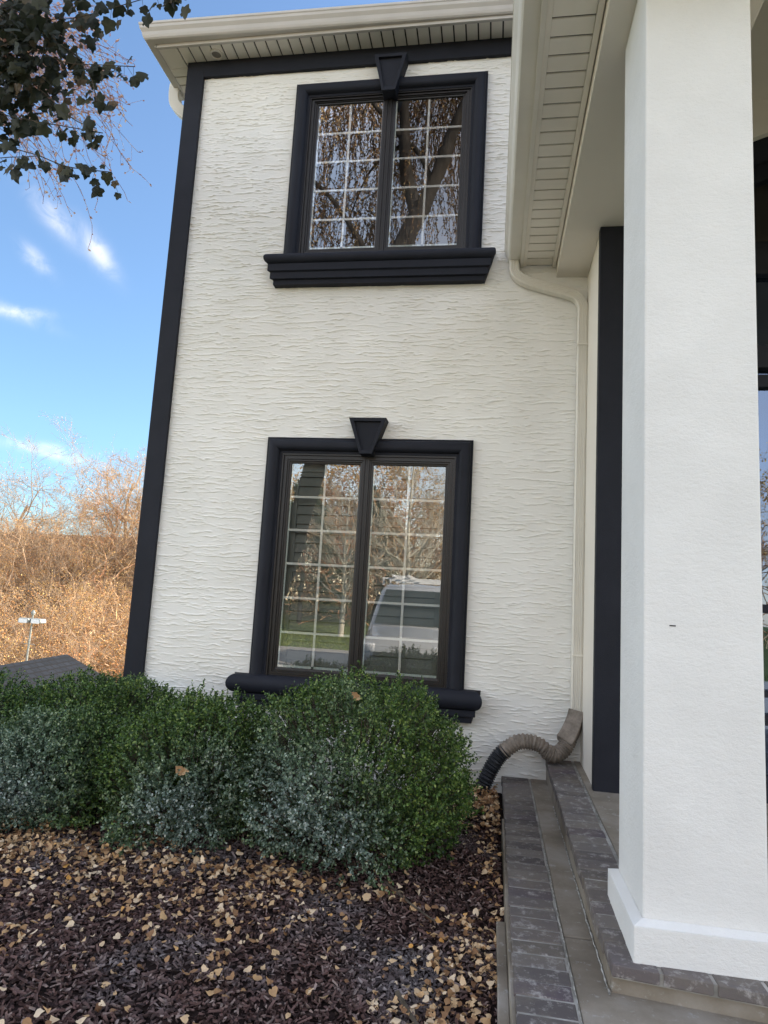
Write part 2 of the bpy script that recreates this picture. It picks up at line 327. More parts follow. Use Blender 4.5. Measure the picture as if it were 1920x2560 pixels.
MAT_CARGLASS = M('car_glass', (.02,.03,.03), .03, .8).m
MAT_LAMPLENS = M('lamp_lens', (.8,.82,.84), .1, .8).m
q = M('conifer', (.03,.06,.03), .8, .2); q.color(q.ramp(q.island(), [(0, (.015,.03,.015)), (1, (.05,.085,.04))])); MAT_CONIF = q.m
q = M('grass', (.12,.17,.05), .8, .2); q.color(q.ramp(q.island(), [(0, (.09,.15,.035)), (1, (.22,.25,.08))])); MAT_GRASS = q.m

# ------------------------------------------------------------------ terrain
def sm(t): t = np.clip(t, 0, 1); return t*t*(3-2*t)
def height(x, y):
    x = np.asarray(x, float); y = np.asarray(y, float)
    fall = -6.0*sm((y-.6)/9.0) + 12.9*sm((y-26)/36.0)
    front = -.35*sm((-y-4.2)/4.0) + 1.2*sm((-y-24)/30)
    return np.where(y > 0, fall, front)
xs = np.concatenate([np.linspace(-400, -60, 12), np.linspace(-56, 30, 87), np.linspace(40, 400, 12)])
ys = np.concatenate([np.linspace(-400, -70, 12), np.linspace(-66, 80, 147), np.linspace(90, 500, 14)])
X, Y = np.meshgrid(xs, ys); Z = height(X, Y) - .05 + .0*X
V = np.stack([X, Y, Z], -1).reshape(-1, 3); nx = len(xs); I, J = np.meshgrid(np.arange(nx-1), np.arange(len(ys)-1)); b0 = (J*nx+I).ravel()
tag(np_mesh('terrain', V, np.stack([b0, b0+1, b0+nx+1, b0+nx], 1), MAT_TERR, smooth=True), kind='structure')
# mulch bed ground
def bed(x, y):
    return (.018*np.sin(x*5.1+1.3)*np.cos(y*4.3) + .014*np.sin(x*11+y*7) + .05*np.exp(-((x-2.78)/.16)**2)*sm((y+1.1)/.6) + .035*np.exp(-((y+1.25)/.35)**2))
xs = np.linspace(-4.0, 2.93, 180); ys = np.linspace(-4.1, 0.0, 120); X, Y = np.meshgrid(xs, ys); Z = bed(X, Y)
V = np.stack([X, Y, Z], -1).reshape(-1, 3); nx = len(xs); I, J = np.meshgrid(np.arange(nx-1), np.arange(len(ys)-1)); b0 = (J*nx+I).ravel()
tag(np_mesh('mulch_bed_ground', V, np.stack([b0, b0+1, b0+nx+1, b0+nx], 1), MAT_SOIL, smooth=True), kind='structure')
# asphalt drive behind the photographer
b = MB(); b.box(-14, 12, -17.5, -4.3, -.42, -.302); tag(b.build('driveway', MAT_ASPH), kind='structure')

# ------------------------------------------------------------------ mulch chips and fallen leaves
def inbed(x, y): return (x < 2.86) & (y < -.02)
n = 120000
x = rng.uniform(-1.9, 2.86, n); y = -3.95 + 3.9*rng.random(n)**1.0
keep = inbed(x, y) & ~((y > -1.0) & (x < 2.5) & (rng.random(n) < .7)); x, y = x[keep], y[keep]; n = len(x)
z = bed(x, y) + rng.uniform(0, .014, n)
D = np.stack([rng.normal(size=n), rng.normal(size=n), rng.normal(size=n)*.38], 1); D, A, B = frames(D, rng)
L = rng.gamma(3.0, .0028, n)[:, None]+.004; Wd = rng.uniform(.0028, .0068, n)[:, None]; T = rng.uniform(.0015, .004, n)[:, None]
P = np.stack([x, y, z], 1)
vs = [P-D*L-A*Wd*.6-B*T, P+D*L*.9-A*Wd*.4-B*T, P+D*L+A*Wd-B*T*.5, P-D*L*.8+A*Wd*.9-B*T, P-D*L*.3+B*T*1.6, P+D*L*.5+A*Wd*.2+B*T*1.4]
V = np.stack(vs, 1).reshape(-1, 3); base = (np.arange(n)*6)[:, None]
F = np.concatenate([base+np.array(t) for t in ((0,1,5,4), (1,2,5,5), (2,3,4,5), (3,0,4,4))], 0)
F3 = np.concatenate([base+np.array(t) for t in ((0,1,5),(0,5,4),(1,2,5),(2,3,4),(2,4,5),(3,0,4))], 0)
tag(np_mesh('mulch_chips', V, F3, MAT_MULCH), 'reddish brown shredded bark mulch covering the planting bed', 'mulch', kind='stuff')
def dry_leaf(P, D, Nn, s, rg):
    # rounded, notched outline; each leaf cupped and creased by its own amount
    D = D/np.linalg.norm(D, axis=1, keepdims=True); Nn = Nn-(Nn*D).sum(1, keepdims=True)*D; Nn /= np.linalg.norm(Nn, axis=1, keepdims=True); A = np.cross(D, Nn)
    sh = [(.06,0),(-.05,.24),(.08,.47),(.34,.55),(.60,.44),(.80,.22),(1.02,.0),(.80,-.22),(.60,-.44),(.34,-.55),(.08,-.47),(-.05,-.24)]
    k = len(sh); n = len(P); cup = rg.normal(size=n)*.5; fold = rg.normal(size=n)*.45; wid = rg.uniform(.6, 1.1, n); tw_ = rg.normal(size=n)*.35
    rows = []
    for i, (a, bq) in enumerate(sh+[(.42, 0)]):
        a_ = a+rg.normal(size=n)*.035; b_ = (bq+rg.normal(size=n)*.035)*wid
        h = cup*((a_-.45)**2+b_**2)*1.3+fold*np.abs(b_)+tw_*(a_-.4)*b_*2+rg.normal(size=n)*.03
        rows.append(P+D*(s*a_)[:, None]+A*(s*b_)[:, None]+Nn*(s*h)[:, None])
    V = np.stack(rows, 1).reshape(-1, 3); base = (np.arange(n)*(k+1))[:, None]
    return V, np.concatenate([base+np.array([i, (i+1) % k, k]) for i in range(k)], 0)
def scatter_leaves(n, fx, fy, s0, s1, lift=.03):
    x, y = fx(n), fy(n); k = inbed(x, y); x, y = x[k], y[k]; n = len(x)
    P = np.stack([x, y, bed(x, y)+.012+rng.random(n)*lift], 1)
    D = np.stack([rng.normal(size=n), rng.normal(size=n), rng.normal(size=n)*.30], 1)
    Nn = np.stack([rng.normal(size=n)*.45, rng.normal(size=n)*.45, np.ones(n)], 1)
    s = rng.uniform(s0, s1, n)
    return dry_leaf(P, D, Nn, s, rng)
parts = []
U = rng.uniform
parts.append(scatter_leaves(1150, lambda n: U(-1.6, 2.85, n), lambda n: U(-3.9, -1.3, n), .012, .030))
parts.append(scatter_leaves(260, lambda n: rng.normal(.9, .75, n), lambda n: rng.normal(-2.15, .22, n), .013, .032))
parts.append(scatter_leaves(420, lambda n: rng.normal(.3, .5, n), lambda n: rng.normal(-1.62, .13, n), .014, .032))
parts.append(scatter_leaves(230, lambda n: 2.86-np.abs(rng.normal(0, .17, n)), lambda n: U(-3.1, -1.9, n), .013, .030))
parts.append(scatter_leaves(170, lambda n: 2.86-np.abs(rng.normal(0, .06, n)), lambda n: U(-2.0, -.1, n), .014, .032, .05))
parts.append(scatter_leaves(340, lambda n: rng.normal(2.76, .10, n), lambda n: rng.normal(-.42, .22, n), .018, .034, .07))
parts.append(scatter_leaves(300, lambda n: U(-.8, 2.5, n), lambda n: rng.normal(-1.84, .08, n), .018, .04))
VV = []; FF = []; o_ = 0
for V, F in parts: VV.append(V); FF.append(F+o_); o_ += len(V)
def drift(n, fx, fy, k, sp, s0, s1, lift=.05):
    cx_, cy_ = fx(k), fy(k); i = rng.integers(0, k, n)
    parts.append(scatter_leaves(n, lambda m: cx_[i]+rng.normal(size=m)*sp*1.5, lambda m: cy_[i]+rng.normal(size=m)*sp*.7, s0, s1, lift))
drift(1000, lambda k: U(-1.6, 1.9, k), lambda k: rng.normal(-2.02, .16, k), 80, .12, .011, .031)
drift(420, lambda k: U(-1.2, 2.6, k), lambda k: U(-3.3, -2.3, k), 30, .06, .012, .032)
drift(190, lambda k: 2.80-np.abs(rng.normal(0, .14, k)), lambda k: U(-2.75, -2.2, k), 14, .06, .012, .030)
drift(420, lambda k: U(-.6, 2.4, k), lambda k: rng.normal(-1.80, .06, k), 40, .07, .014, .032)
VV = []; FF = []; o_ = 0
for V, F in parts: VV.append(V); FF.append(F+o_); o_ += len(V)
tag(np_mesh('fallen_leaves', np.concatenate(VV), np.concatenate(FF), MAT_LEAF), 'tan and orange fallen leaves scattered over the dark mulch', 'leaves', kind='stuff')
# a few fallen sticks
def stick(pts, r, label):
    b = MB(); pr = [(r*math.cos(a), r*math.sin(a)) for a in np.linspace(0, 2*math.pi, 7)[:-1]]
    p = catmull(pts, 5); b.sweep(p, pr, scale=[1-.6*i/len(p) for i in range(len(p))])
    tag(b.build('fallen_stick', MAT_TWIG), label, 'stick')
stick([(2.35,-1.78,.05),(2.48,-1.95,.045),(2.60,-2.10,.05)], .006, 'thin bare stick lying on mulch in front of the round shrub')
stick([(2.52,-2.62,.045),(2.60,-2.78,.05),(2.70,-2.90,.04)], .009, 'grey-green stick among leaves beside the concrete footing')

# ------------------------------------------------------------------ HOUSE
house = tag(empty('house', (0, 0, 0)), 'white stucco two-storey house with charcoal trim and a columned porch', 'house')
FL, TOP = -.3, 5.88
WX = 3.41
# stucco with trowel ledges, as a height field
dx, dz = .0118, .0036
gx = np.arange(.148, WX+dx, dx); gz = np.arange(0.02, 5.74, dz); NX, NZ = len(gx), len(gz)
H = np.zeros((NZ, NX), np.float32)
r2 = np.random.default_rng(21)
z0 = .03
while z0 < 5.74:
    xx = .15 - r2.random()*.25
    while xx < WX:
        ln = r2.choice([.04,.08,.13,.20,.30], p=[.32,.32,.22,.11,.03])*r2.uniform(.7, 1.25)
        if r2.random() < .74:
            i0 = max(0, int((xx-.148)/dx)); i1 = min(NX, int((xx+ln-.148)/dx))
            if i1-i0 > 2:
                t = np.linspace(0, 1, i1-i0)
                zc = z0 + r2.uniform(-.016, .016) + .0035*np.sin(t*r2.uniform(2, 9)+r2.uniform(0, 6)) + .002*np.sin(t*ln*r2.uniform(60, 140)) + r2.uniform(-.007, .007)*t
                if r2.random() < .45: zc = zc + .016*np.clip((t-.82)*5, 0, 1)*r2.choice([-1, 1])
                hgt = r2.uniform(.0035, .0115)*np.clip(np.minimum(t, 1-t)*7, 0, 1)**.6*(.75+.25*np.sin(t*ln*90+r2.uniform(0, 6)))
                up_l = r2.uniform(.0075, .012)
                k0 = np.maximum(0, ((zc-.02)/dz).astype(int))
                for j, i in enumerate(range(i0, i1)):
                    a = k0[j]; bq = min(NZ, a+int(up_l/dz))
                    if bq > a:
                        pf = (1-np.arange(bq-a)/(bq-a))**1.2*hgt[j]
                        H[a:bq, i] = np.maximum(H[a:bq, i], pf)
        xx += ln*r2.uniform(.75, 1.15)
    z0 += r2.uniform(.015, .029)
# short vertical drag marks
for _ in range(260):
    i = r2.integers(3, NX-3); k = r2.integers(5, NZ-30); L_ = r2.integers(6, 22)
    for j in range(L_): H[k+j, min(NX-1, max(0, i+int(1.5*math.sin(j*.4))))] += .003
lo = np.random.default_rng(3).normal(size=(40, 24))
gi = np.linspace(0, 38.9, NZ); gj = np.linspace(0, 22.9, NX); a = gi.astype(int); bb = gj.astype(int); fa = (gi-a)[:, None]; fb = (gj-bb)[None]
low = (lo[a][:, bb]*(1-fa)*(1-fb)+lo[a+1][:, bb]*fa*(1-fb)+lo[a][:, bb+1]*(1-fa)*fb+lo[a+1][:, bb+1]*fa*fb)
H += .0016*low
X, Z = np.meshgrid(gx, gz); V = np.stack([X, -H-.001, Z], -1).reshape(-1, 3)
I, J = np.meshgrid(np.arange(NX-1), np.arange(NZ-1)); b0 = (J*NX+I).ravel()
cxm = gx[I.ravel()]; czm = gz[J.ravel()]
hole = ((cxm > 1.06) & (cxm < 2.55) & (((czm > .66) & (czm < 2.47)) | ((czm > 4.02) & (czm < 5.52))))
b0 = b0[~hole]; b0 = b0
np_mesh('stucco_wall', V, np.stack([b0, b0+1, b0+NX+1, b0+NX], 1), MAT_WALL, house, smooth=True)
# side and rear walls, foundation, room shell
b = MB(); b.box(.012, .15, .02, 9.8, -6.6, 6.0); b.box(.15, 14, 9.6, 9.8, -6.6, 6.0); b.box(13.8, 14, -.6, 9.6, -6.6, 6.0)
b.box(.012, .15, .0, .02, -.6, 5.9)
b.box(.15, 3.42, .012, .05, -.6, .02)
b.box(3.42, 14, 0.0, .12, 4.9, 6.0); b.build('side_wall', MAT_FINE, house)
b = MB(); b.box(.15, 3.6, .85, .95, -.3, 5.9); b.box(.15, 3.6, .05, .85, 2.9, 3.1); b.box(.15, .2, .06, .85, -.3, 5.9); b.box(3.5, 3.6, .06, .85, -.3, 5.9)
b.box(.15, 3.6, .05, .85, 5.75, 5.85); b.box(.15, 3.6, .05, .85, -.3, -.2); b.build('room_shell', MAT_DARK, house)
b = MB(); b.box(-.004, .152, -.034, -.0, .02, TOP); b.box(-.004, .0, .0, .16, .02, TOP)
b.box(.152, WX, -.034, -.0, TOP-.15, TOP); b.build('corner_trim', MAT_TRIM, house, bevel=.004)
# eave: soffit, fascia, gutter
def soffit_x(b, g, x0, x1, y0, y1, z, step=.098):   # panels whose grooves run along y
    x = x0
    while x < x1-.01:
        xe = min(x+step, x1); b.box(x+.0065, xe-.0065, y0, y1, z, z+.012)
        x = xe
    g.box(x0, x1, y0, y1, z+.009, z+.02)
s1, s2 = MB(), MB()
soffit_x(s1, s2, -.03, 3.3, -.195, -.001, TOP+.001)
s1.box(-.20, -.034, -.195, .02, TOP+.001, TOP+.012)
yy = .024
while yy < .40:
    s1.box(-.20, -.005, yy, yy+.086, TOP+.001, TOP+.013); yy += .098
s2.box(-.20, -.005, .02, .41, TOP+.010, TOP+.02)
sof = s1.build('soffit', MAT_SOFFIT, house); s2.build('soffit_groove', MAT_GROOVE, sof)
# fascia lip and gutter (front and left return), front slightly out of square as in the photo
def gut_prof(s=1):  # (outward, up) K-style
    return [(0, 0), (.075, 0), (.085, .010), (.092, .028), (.098, .055), (.114, .082), (.116, .105), (.122, .112), (.122, .130), (.108, .132), (.104, .12), (.0, .12)]
def gutter(P0, P1, out, name='gutter'):
    b = MB(); P0 = Vector(P0); P1 = Vector(P1); out = Vector(out)
    pr = gut_prof(); n = len(pr)
    vs = [P + out*u + Vector((0, 0, w)) for P in (P0, P1) for u, w in pr]
    b.add(vs, [tuple(range(n)), tuple(range(2*n-1, n-1, -1))] + [(i, i+n, (i+1) % n+n, (i+1) % n) for i in range(n)])
    return b.build(name, MAT_BEIGE, house)
b = MB(); b.box(-.215, 3.4, -.222, -.196, TOP-.006, TOP+.03); b.box(-.222, -.200, -.222, .41, TOP-.006, TOP+.03); b.build('fascia_lip', MAT_EAVE, house, bevel=.003)
b = MB(); b.box(-.205, 3.4, -.210, -.18, TOP+.03, TOP+.16); b.box(-.212, -.19, -.19, .41, TOP+.03, TOP+.16); b.build('fascia', MAT_EAVE, house)
b = MB()
gz0 = TOP+.022
pr = gut_prof(); n = len(pr)
vs = []
for (px, py, o1) in ((-.206, .42, (-1, 0)), (-.206, -.205, (-1, -1)), (3.4, -.150, (0, -1))):
    vs += [Vector((px+o1[0]*u, py+o1[1]*u, gz0+w)) for u, w in pr]
fs = [(r*n+i, (r+1)*n+i, (r+1)*n+(i+1) % n, r*n+(i+1) % n) for r in range(2) for i in range(n)] + [tuple(range(n)), tuple(range(3*n-1, 2*n-1, -1))]
b.add(vs, fs); b.build('gutter', MAT_EAVE, house)
# round light in the soffit and the elbow at the far end of the left gutter
b = MB(); ang = np.linspace(0, 2*math.pi, 29)[:-1]
ci = [(.287+.040*math.cos(a), -.100+.040*math.sin(a)) for a in ang]; co = [(.287+.056*math.cos(a), -.100+.056*math.sin(a)) for a in ang]
n = len(ang); vs = [(x, y, TOP-.012) for x, y in co]+[(x, y, TOP-.012) for x, y in ci]+[(x, y, TOP+.002) for x, y in co]+[(x, y, TOP+.004) for x, y in ci]
b.add(vs, [(i, (i+1) % n, n+(i+1) % n, n+i) for i in range(n)]+[(i, 2*n+i, 2*n+(i+1) % n, (i+1) % n) for i in range(n)]+[(n+i, n+(i+1) % n, 3*n+(i+1) % n, 3*n+i) for i in range(n)])
rl = b.build('soffit_vent', MAT_BEIGE, house); b = MB(); b.add([(x, y, TOP-.002) for x, y in ci], [tuple(range(n))]); b.build('vent_cover', mk_simple('vent_cover_grey', (.22,.20,.17), (.28,.25,.21), 8, .6, 0), rl)  # plain grey disc fills the vent ring
rect = lambda w, h: [(-w, -h), (w, -h), (w, h), (-w, h)]
def rib(w, h):  # ribbed downspout section
    p = []
    for k in range(5):
        u = -w*.72 + k*w*.36
        p += [(u-w*.10, h), (u-w*.05, h-.005), (u+w*.05, h-.005), (u+w*.10, h)]
    return [(-w, -h), (-w, h-.008), (-w+.008, h)] + p + [(w-.008, h), (w, h-.008), (w, -h)]
path = catmull([(-.283,.30,5.96),(-.285,.30,5.85),(-.262,.30,5.75),(-.18,.305,5.665),(-.085,.32,5.60),(-.045,.34,5.50),(-.045,.34,5.3),(-.045,.34,4.6),(-.045,.34,0.2)], 6)
b = MB(); b.sweep(path, rect(.048, .040), normal=(0, -1, 0)); b.build('downspout', MAT_BEIGE, house, bevel=.006)
# roofs
def roof(name, pts, faces, mat=MAT_SHING):
    b = MB(); b.add(pts, faces); o = b.build(name, mat, house); return o
roof('roof', [(-.25,-.22,6.02),(14.3,-.22,6.02),(14.3,10.1,6.02),(-.25,10.1,6.02),(4.5,4.9,8.7),(10,4.9,8.7)], [(0,1,5,4),(1,2,5),(2,3,4,5),(3,0,4),(0,3,2,1)])
PZ = 3.91
roof('porch_roof', [(2.93,-3.25,4.05),(7.9,-3.25,4.05),(5.4,-3.25,6.3),(2.93,-.02,4.05),(7.9,-.02,4.05),(5.4,-.02,6.3)], [(0,2,5,3),(1,4,5,2)])
b = MB(); b.prism([(3.0,4.03),(7.8,4.03),(5.4,6.2)], 'y', -3.2, -3.05); b.build('porch_gable', MAT_PLASTER, house)
# porch gutter, soffit, beam
gutter((2.905, -3.3, 3.925), (2.905, -.02, 3.925), (-1, 0, 0), 'porch_gutter')
b = MB(); b.box(2.905, 2.93, -3.28, -.02, PZ-.012, PZ+.15); b.build('porch_fascia', MAT_BEIGE, house)
s1, s2 = MB(), MB(); y = -3.28
s1.box(2.931, 2.955, -3.28, -.02, PZ-.004, PZ+.01)
while y < -.03:
    ye = min(y+.105, -.02); s1.box(2.956, 3.145, y+.007, ye-.007, PZ, PZ+.012); y = ye
s2.box(2.95, 3.15, -3.28, -.02, PZ+.009, PZ+.02)
s1.box(3.146, 3.172, -3.28, -.02, PZ-.018, PZ+.012)
ps = s1.build('porch_soffit', MAT_SOFFIT, house); s2.build('soffit_groove', MAT_GROOVE, ps)
b = MB(); b.box(3.178, 3.80, -3.0, -.0, 3.82, 4.02); b.box(3.80, 7.6, -3.0, -2.4, 3.82, 4.72); b.build('porch_beam', MAT_PLASTER, house, bevel=.004)
b = MB(); b.box(3.72, 3.798, -2.4, -.62, 4.02, 4.72); b.box(3.72, 7.6, -3.0, -.60, 4.721, 4.76); b.box(7.5, 7.6, -2.4, -.62, 4.02, 4.72); b.build('porch_ceiling', MAT_PLASTER, house)
# porch walls: the short return and the entry wall
b = MB()
b.box(3.41, 3.60, -.62, 0.0, .10, 3.82)
b.prism([(-.62, .1), (-.60, .1), (-.60, 3.82), (-.62, 3.82)], 'x', 3.6, 3.9)
# arched entry opening
cx0, cz0, RR = 5.27, 2.03, 2.56
arc = lambda r, x0, x1, n=18: [(x, cz0+math.sqrt(max(0, r*r-(x-cx0)**2))) for x in np.linspace(x0, x1, n)]
def arch_strip(b, top, bot, y0, y1):
    for (xa, za), (xb, zb_), (xc, zc), (xd, zd) in zip(top[:-1], top[1:], bot[:-1], bot[1:]):
        b.prism([(xc, zc), (xd, zd), (xb, zb_), (xa, za)], 'y', y0, y1)
pts = [(3.9, 4.9)] + [(3.9, arc(RR, 3.95, 3.95, 1)[0][1])] + arc(RR, 3.95, 6.59) + [(6.7, arc(RR, 6.59, 6.59, 1)[0][1]), (6.7, 4.9)]
arch_strip(b, [(x, 4.9) for x, z in arc(RR, 3.95, 6.59)], arc(RR, 3.95, 6.59), -.62, -.60); b.box(6.59, 6.7, -.62, -.60, .1, 4.9); b.box(3.9, 3.95, -.62, -.60, 4.3, 4.9); b.box(3.60, 3.9, -.62, -.60, 3.82, 4.9); b.box(6.7, 14, -.62, -.60, .1, 4.9)
b.box(3.9, 3.95, -.62, -.60, .1, 4.3); b.build('porch_wall', MAT_PLASTER, house)
b = MB(); b.box(3.400, 3.60, -.690, -.621, .262, 3.818); b.build('pilaster_trim', MAT_TRIM, house, bevel=.004)
# entry door glazing under the arch
ent = empty('entry_door'); ent.parent = house
tan = MB(); arch_strip(tan, arc(RR+.10, 3.95, 6.59), arc(RR, 3.95, 6.59), -.66, -.621); tan.build('arch_band', MAT_PLASTER, ent)
fr = MB(); arch_strip(fr, arc(RR-.002, 3.98, 6.56), arc(RR-.16, 3.98, 6.56), -.615, -.54)
arch_strip(fr, arc(RR-.16, 3.98, 6.56), arc(RR-.26, 3.98, 6.56), -.57, -.50)
for z0_, z1_, y0 in ((3.53,3.70,-.56), (3.70,3.77,-.53), (2.985,3.06,-.53), (2.90,2.985,-.56), (2.78,2.86,-.54), (.70,.76,-.56), (.86,.90,-.55), (1.36,1.41,-.56), (.22,.40,-.56)): fr.box(3.98, 6.56, y0, -.49, z0_, z1_)
for xq in (3.98, 4.72, 5.22, 5.84, 6.48): fr.box(xq, xq+.08, -.565, -.48, .22, 4.25)
fr.build('door_frame', MAT_TRIM, ent)
b = MB(); b.box(3.98, 6.56, -.50, -.495, .22, 3.55); b.build('door_pane', MAT_GLASS_DOOR, ent)
b = MB(); arch_strip(b, arc(RR-.2, 3.98, 6.56), [(x, 3.6) for x, z in arc(RR, 3.98, 6.56)], -.50, -.47); b.build('transom_panel', MAT_BRONZE, ent)
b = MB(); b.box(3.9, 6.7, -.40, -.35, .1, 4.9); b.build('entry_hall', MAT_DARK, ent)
# column
b = MB(); b.box(3.289, 3.667, -2.541, -2.121, .20, 3.84); colm = b.build('porch_column', MAT_FINE, house, bevel=.006)
# plinth with splayed top
b = MB(); x0, x1, y0, y1 = 3.289, 3.667, -2.541, -2.121; e = .034
b.box(x0-e, x1+e, y0-e, y1+e, .205, .318)
vs = [(x0-e, y0-e, .318), (x1+e, y0-e, .318), (x1+e, y1+e, .318), (x0-e, y1+e, .318), (x0-.001, y0-.001, .332), (x1+.001, y0-.001, .332), (x1+.001, y1+.001, .332), (x0-.001, y1+.001, .332)]
b.add(vs, [(0,1,5,4),(1,2,6,5),(2,3,7,6),(3,0,4,7)]); b.build('plinth', MAT_FINE, colm, bevel=.004)
b = MB(); b.box(3.372, 3.392, -2.5425, -2.541, 1.262, 1.266); b.build('scuff_mark', MAT_TRIM, colm)

# ------------------------------------------------------------------ windows
def mitre(b, x0, x1, z0, z1, prof, three=False):
    """prof: (inward, y). frame loop, mitred; three = open at the bottom"""
    cs = [(x0, z0, 1, 1), (x0, z1, 1, -1), (x1, z1, -1, -1), (x1, z0, -1, 1)]
    if three: cs = [(x0, z0, 1, 0), (x0, z1, 1, -1), (x1, z1, -1, -1), (x1, z0, -1, 0)]
    n = len(prof); vs = [(cx+sx*u, y, cz+sz*u) for cx, cz, sx, sz in cs for u, y in prof]
    loops = range(3) if three else range(4); fs = []
    for r in loops:
        q_ = (r+1) % 4
        fs += [(r*n+i, q_*n+i, q_*n+(i+1) % n, r*n+(i+1) % n) for i in range(n)]
    b.add(vs, fs)
def half_round(w, base, rise, k=9, u0=0):
    return [(u0+w*(1-math.cos(a))/2, -(base+rise*math.sin(a))) for a in np.linspace(0, math.pi, k)]
def window(x0, x1, zt, zb, gl, rows, pane_mat, shutter, sill, key):
    w = empty('window', (0, 0, 0)); w.parent = house
    pr = [(0, .02), (0, -.034), (.010, -.040)] + half_round(.092, .036, .036, 9, .012) + [(.108, -.030), (.124, -.028), (.125, .02)]
    b = MB(); mitre(b, x0, x1, zb-.02, zt, pr, three=True); b.build('surround', MAT_TRIM, w, smooth='auto')
    xi0, xi1, zi1, zi0 = x0+.125, x1-.125, zt-.125, zb-.02
    L0, L1, R0, R1, G0, G1 = gl
    b = MB()
    def steps(total, y0=-.018):  # stepped sash section of a given width
        t = total; return [(0, .02), (0, y0), (t*.30, y0), (t*.34, y0+.010), (t*.58, y0+.010), (t*.62, y0+.019), (t*.92, y0+.021), (t, y0+.030), (t, .02)]
    mx0, mx1 = (L1+R0)/2-.011, (L1+R0)/2+.011
    fw = min(.028, (zi1-G1)*.4)
    mitre(b, xi0, xi1, zi0, zi1, [(0, .03), (0, -.024), (fw*.45, -.024), (fw*.5, -.012), (fw, -.012), (fw, .03)])
    b.build('frame', MAT_BRONZE, w)
    b = MB(); b.box(mx0, mx1, -.0125, .03, zi0+fw*.9, zi1-fw*.9); b.build('mullion', MAT_BRONZE, w, bevel=.002)
    for a0, a1, e0, e1 in ((L0, L1, xi0+fw, mx0), (R0, R1, mx1, xi1-fw)):
        b = MB(); pl, prr, pt, pb = a0-e0, e1-a1, zi1-fw-G1, G0-(zi0+fw)
        s1_, s2_, s3_, s4_ = steps(pl), steps(prr), steps(pt), steps(pb)
        n = len(s1_); ex = e0; 
        cs = [(e0, zi0+fw, s1_, s4_, 1, 1), (e0, zi1-fw, s1_, s3_, 1, -1), (e1, zi1-fw, s2_, s3_, -1, -1), (e1, zi0+fw, s2_, s4_, -1, 1)]
        vs = [(cx+sx*h[i][0], h[i][1], cz+sz*v_[i][0]) for cx, cz, h, v_, sx, sz in cs for i in range(n)]
        fs = [(r*n+i, ((r+1) % 4)*n+i, ((r+1) % 4)*n+(i+1) % n, r*n+(i+1) % n) for r in range(4) for i in range(n)]
        b.add(vs, fs); b.build('sash', MAT_BRONZE, w)
        b = MB(); b.add([(a0-.004, .013, G0-.004), (a1+.004, .013, G0-.004), (a1+.004, .013, G1+.004), (a0-.004, .013, G1+.004)], [(0,1,2,3)])
        b.build('pane', pane_mat, w)
        b = MB(); mz = .0085; y0, y1 = .0165, .0245
        xm = (a0+a1)/2
        zs = [G0+(G1-G0)*k/rows for k in range(rows+1)]
        b.box(xm-mz, xm+mz, y0, y1, G0, G1)
        for k in range(1, rows):
            b.box(a0, xm-mz, y0+.001, y1, zs[k]-mz, zs[k]+mz); b.box(xm+mz, a1, y0+.001, y1, zs[k]-mz, zs[k]+mz)
        b.build('grille', MAT_GRILLE, w)
        b = MB(); b.box(a0-.003, a0+.010, y0, y1+.004, G0+.018, G1); b.box(a0, a1, y0, y1+.006, G0-.003, G0+.016); b.build('spacer', MAT_SPACER, w)
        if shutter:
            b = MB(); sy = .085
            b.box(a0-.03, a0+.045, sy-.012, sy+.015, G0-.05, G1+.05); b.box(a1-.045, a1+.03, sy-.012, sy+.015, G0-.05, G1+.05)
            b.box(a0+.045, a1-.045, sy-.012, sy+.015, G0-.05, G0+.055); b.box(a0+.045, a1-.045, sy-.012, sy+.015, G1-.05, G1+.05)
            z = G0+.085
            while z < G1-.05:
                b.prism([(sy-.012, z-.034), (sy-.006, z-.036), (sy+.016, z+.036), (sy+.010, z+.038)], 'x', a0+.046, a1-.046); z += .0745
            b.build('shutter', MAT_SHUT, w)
    # sill
    sx0, sx1, st, mode = sill
    if mode == 'upper':
        prs = [(.02, st)] + [(-(.075+.05*math.sin(a)), st-.045+.045*math.cos(a)) for a in np.linspace(0, math.pi, 9)] + \
              [(-.100, st-.092), (-.100, st-.150), (-.086, st-.160), (-.086, st-.212), (-.066, st-.218), (-.066, st-.254), (.02, st-.254)]
    else:
        prs = [(.02, st)] + [(-(.080+.062*math.sin(a)), st-.066+.066*math.cos(a)) for a in np.linspace(0, math.pi, 11)] + \
              [(-.095, st-.134), (-.095, st-.176), (-.072, st-.180), (-.072, st-.222), (.02, st-.222)]
    b = MB(); n = len(prs)
    ins = [max(0, .125-(-p[0]))*.95 if i > 0 and i < n-1 and p[1] < st-.089 else (max(0, .125+p[0])*.95 if 0 < i < n-1 else .045) for i, p in enumerate(prs)]
    if mode == 'upper':
        ins = [.0]+[max(0, .125+p[0])*.9 for p in prs[1:10]]+[.035,.035,.055,.055,.080,.080,.080]
    else:
        ins = [.0]+[max(0, .142+p[0])*.9 for p in prs[1:12]]+[.045,.045,.070,.070,.070]
    vs = [(sx0+ins[i], p[0], p[1]) for i, p in enumerate(prs)] + [(sx1-ins[i], p[0], p[1]) for i, p in enumerate(prs)]
    b.add(vs, [tuple(range(n)), tuple(range(2*n-1, n-1, -1))]+[(i, i+n, (i+1) % n+n, (i+1) % n) for i in range(n)])
    b.build('sill', MAT_TRIM, w, smooth='auto')
    # keystone with a sunk panel
    kt, kb, wt, wb, kx = key; yo = -.118
    b = MB()
    O = [(kx-wt/2, kt), (kx+wt/2, kt), (kx+wb/2, kb), (kx-wb/2, kb)]
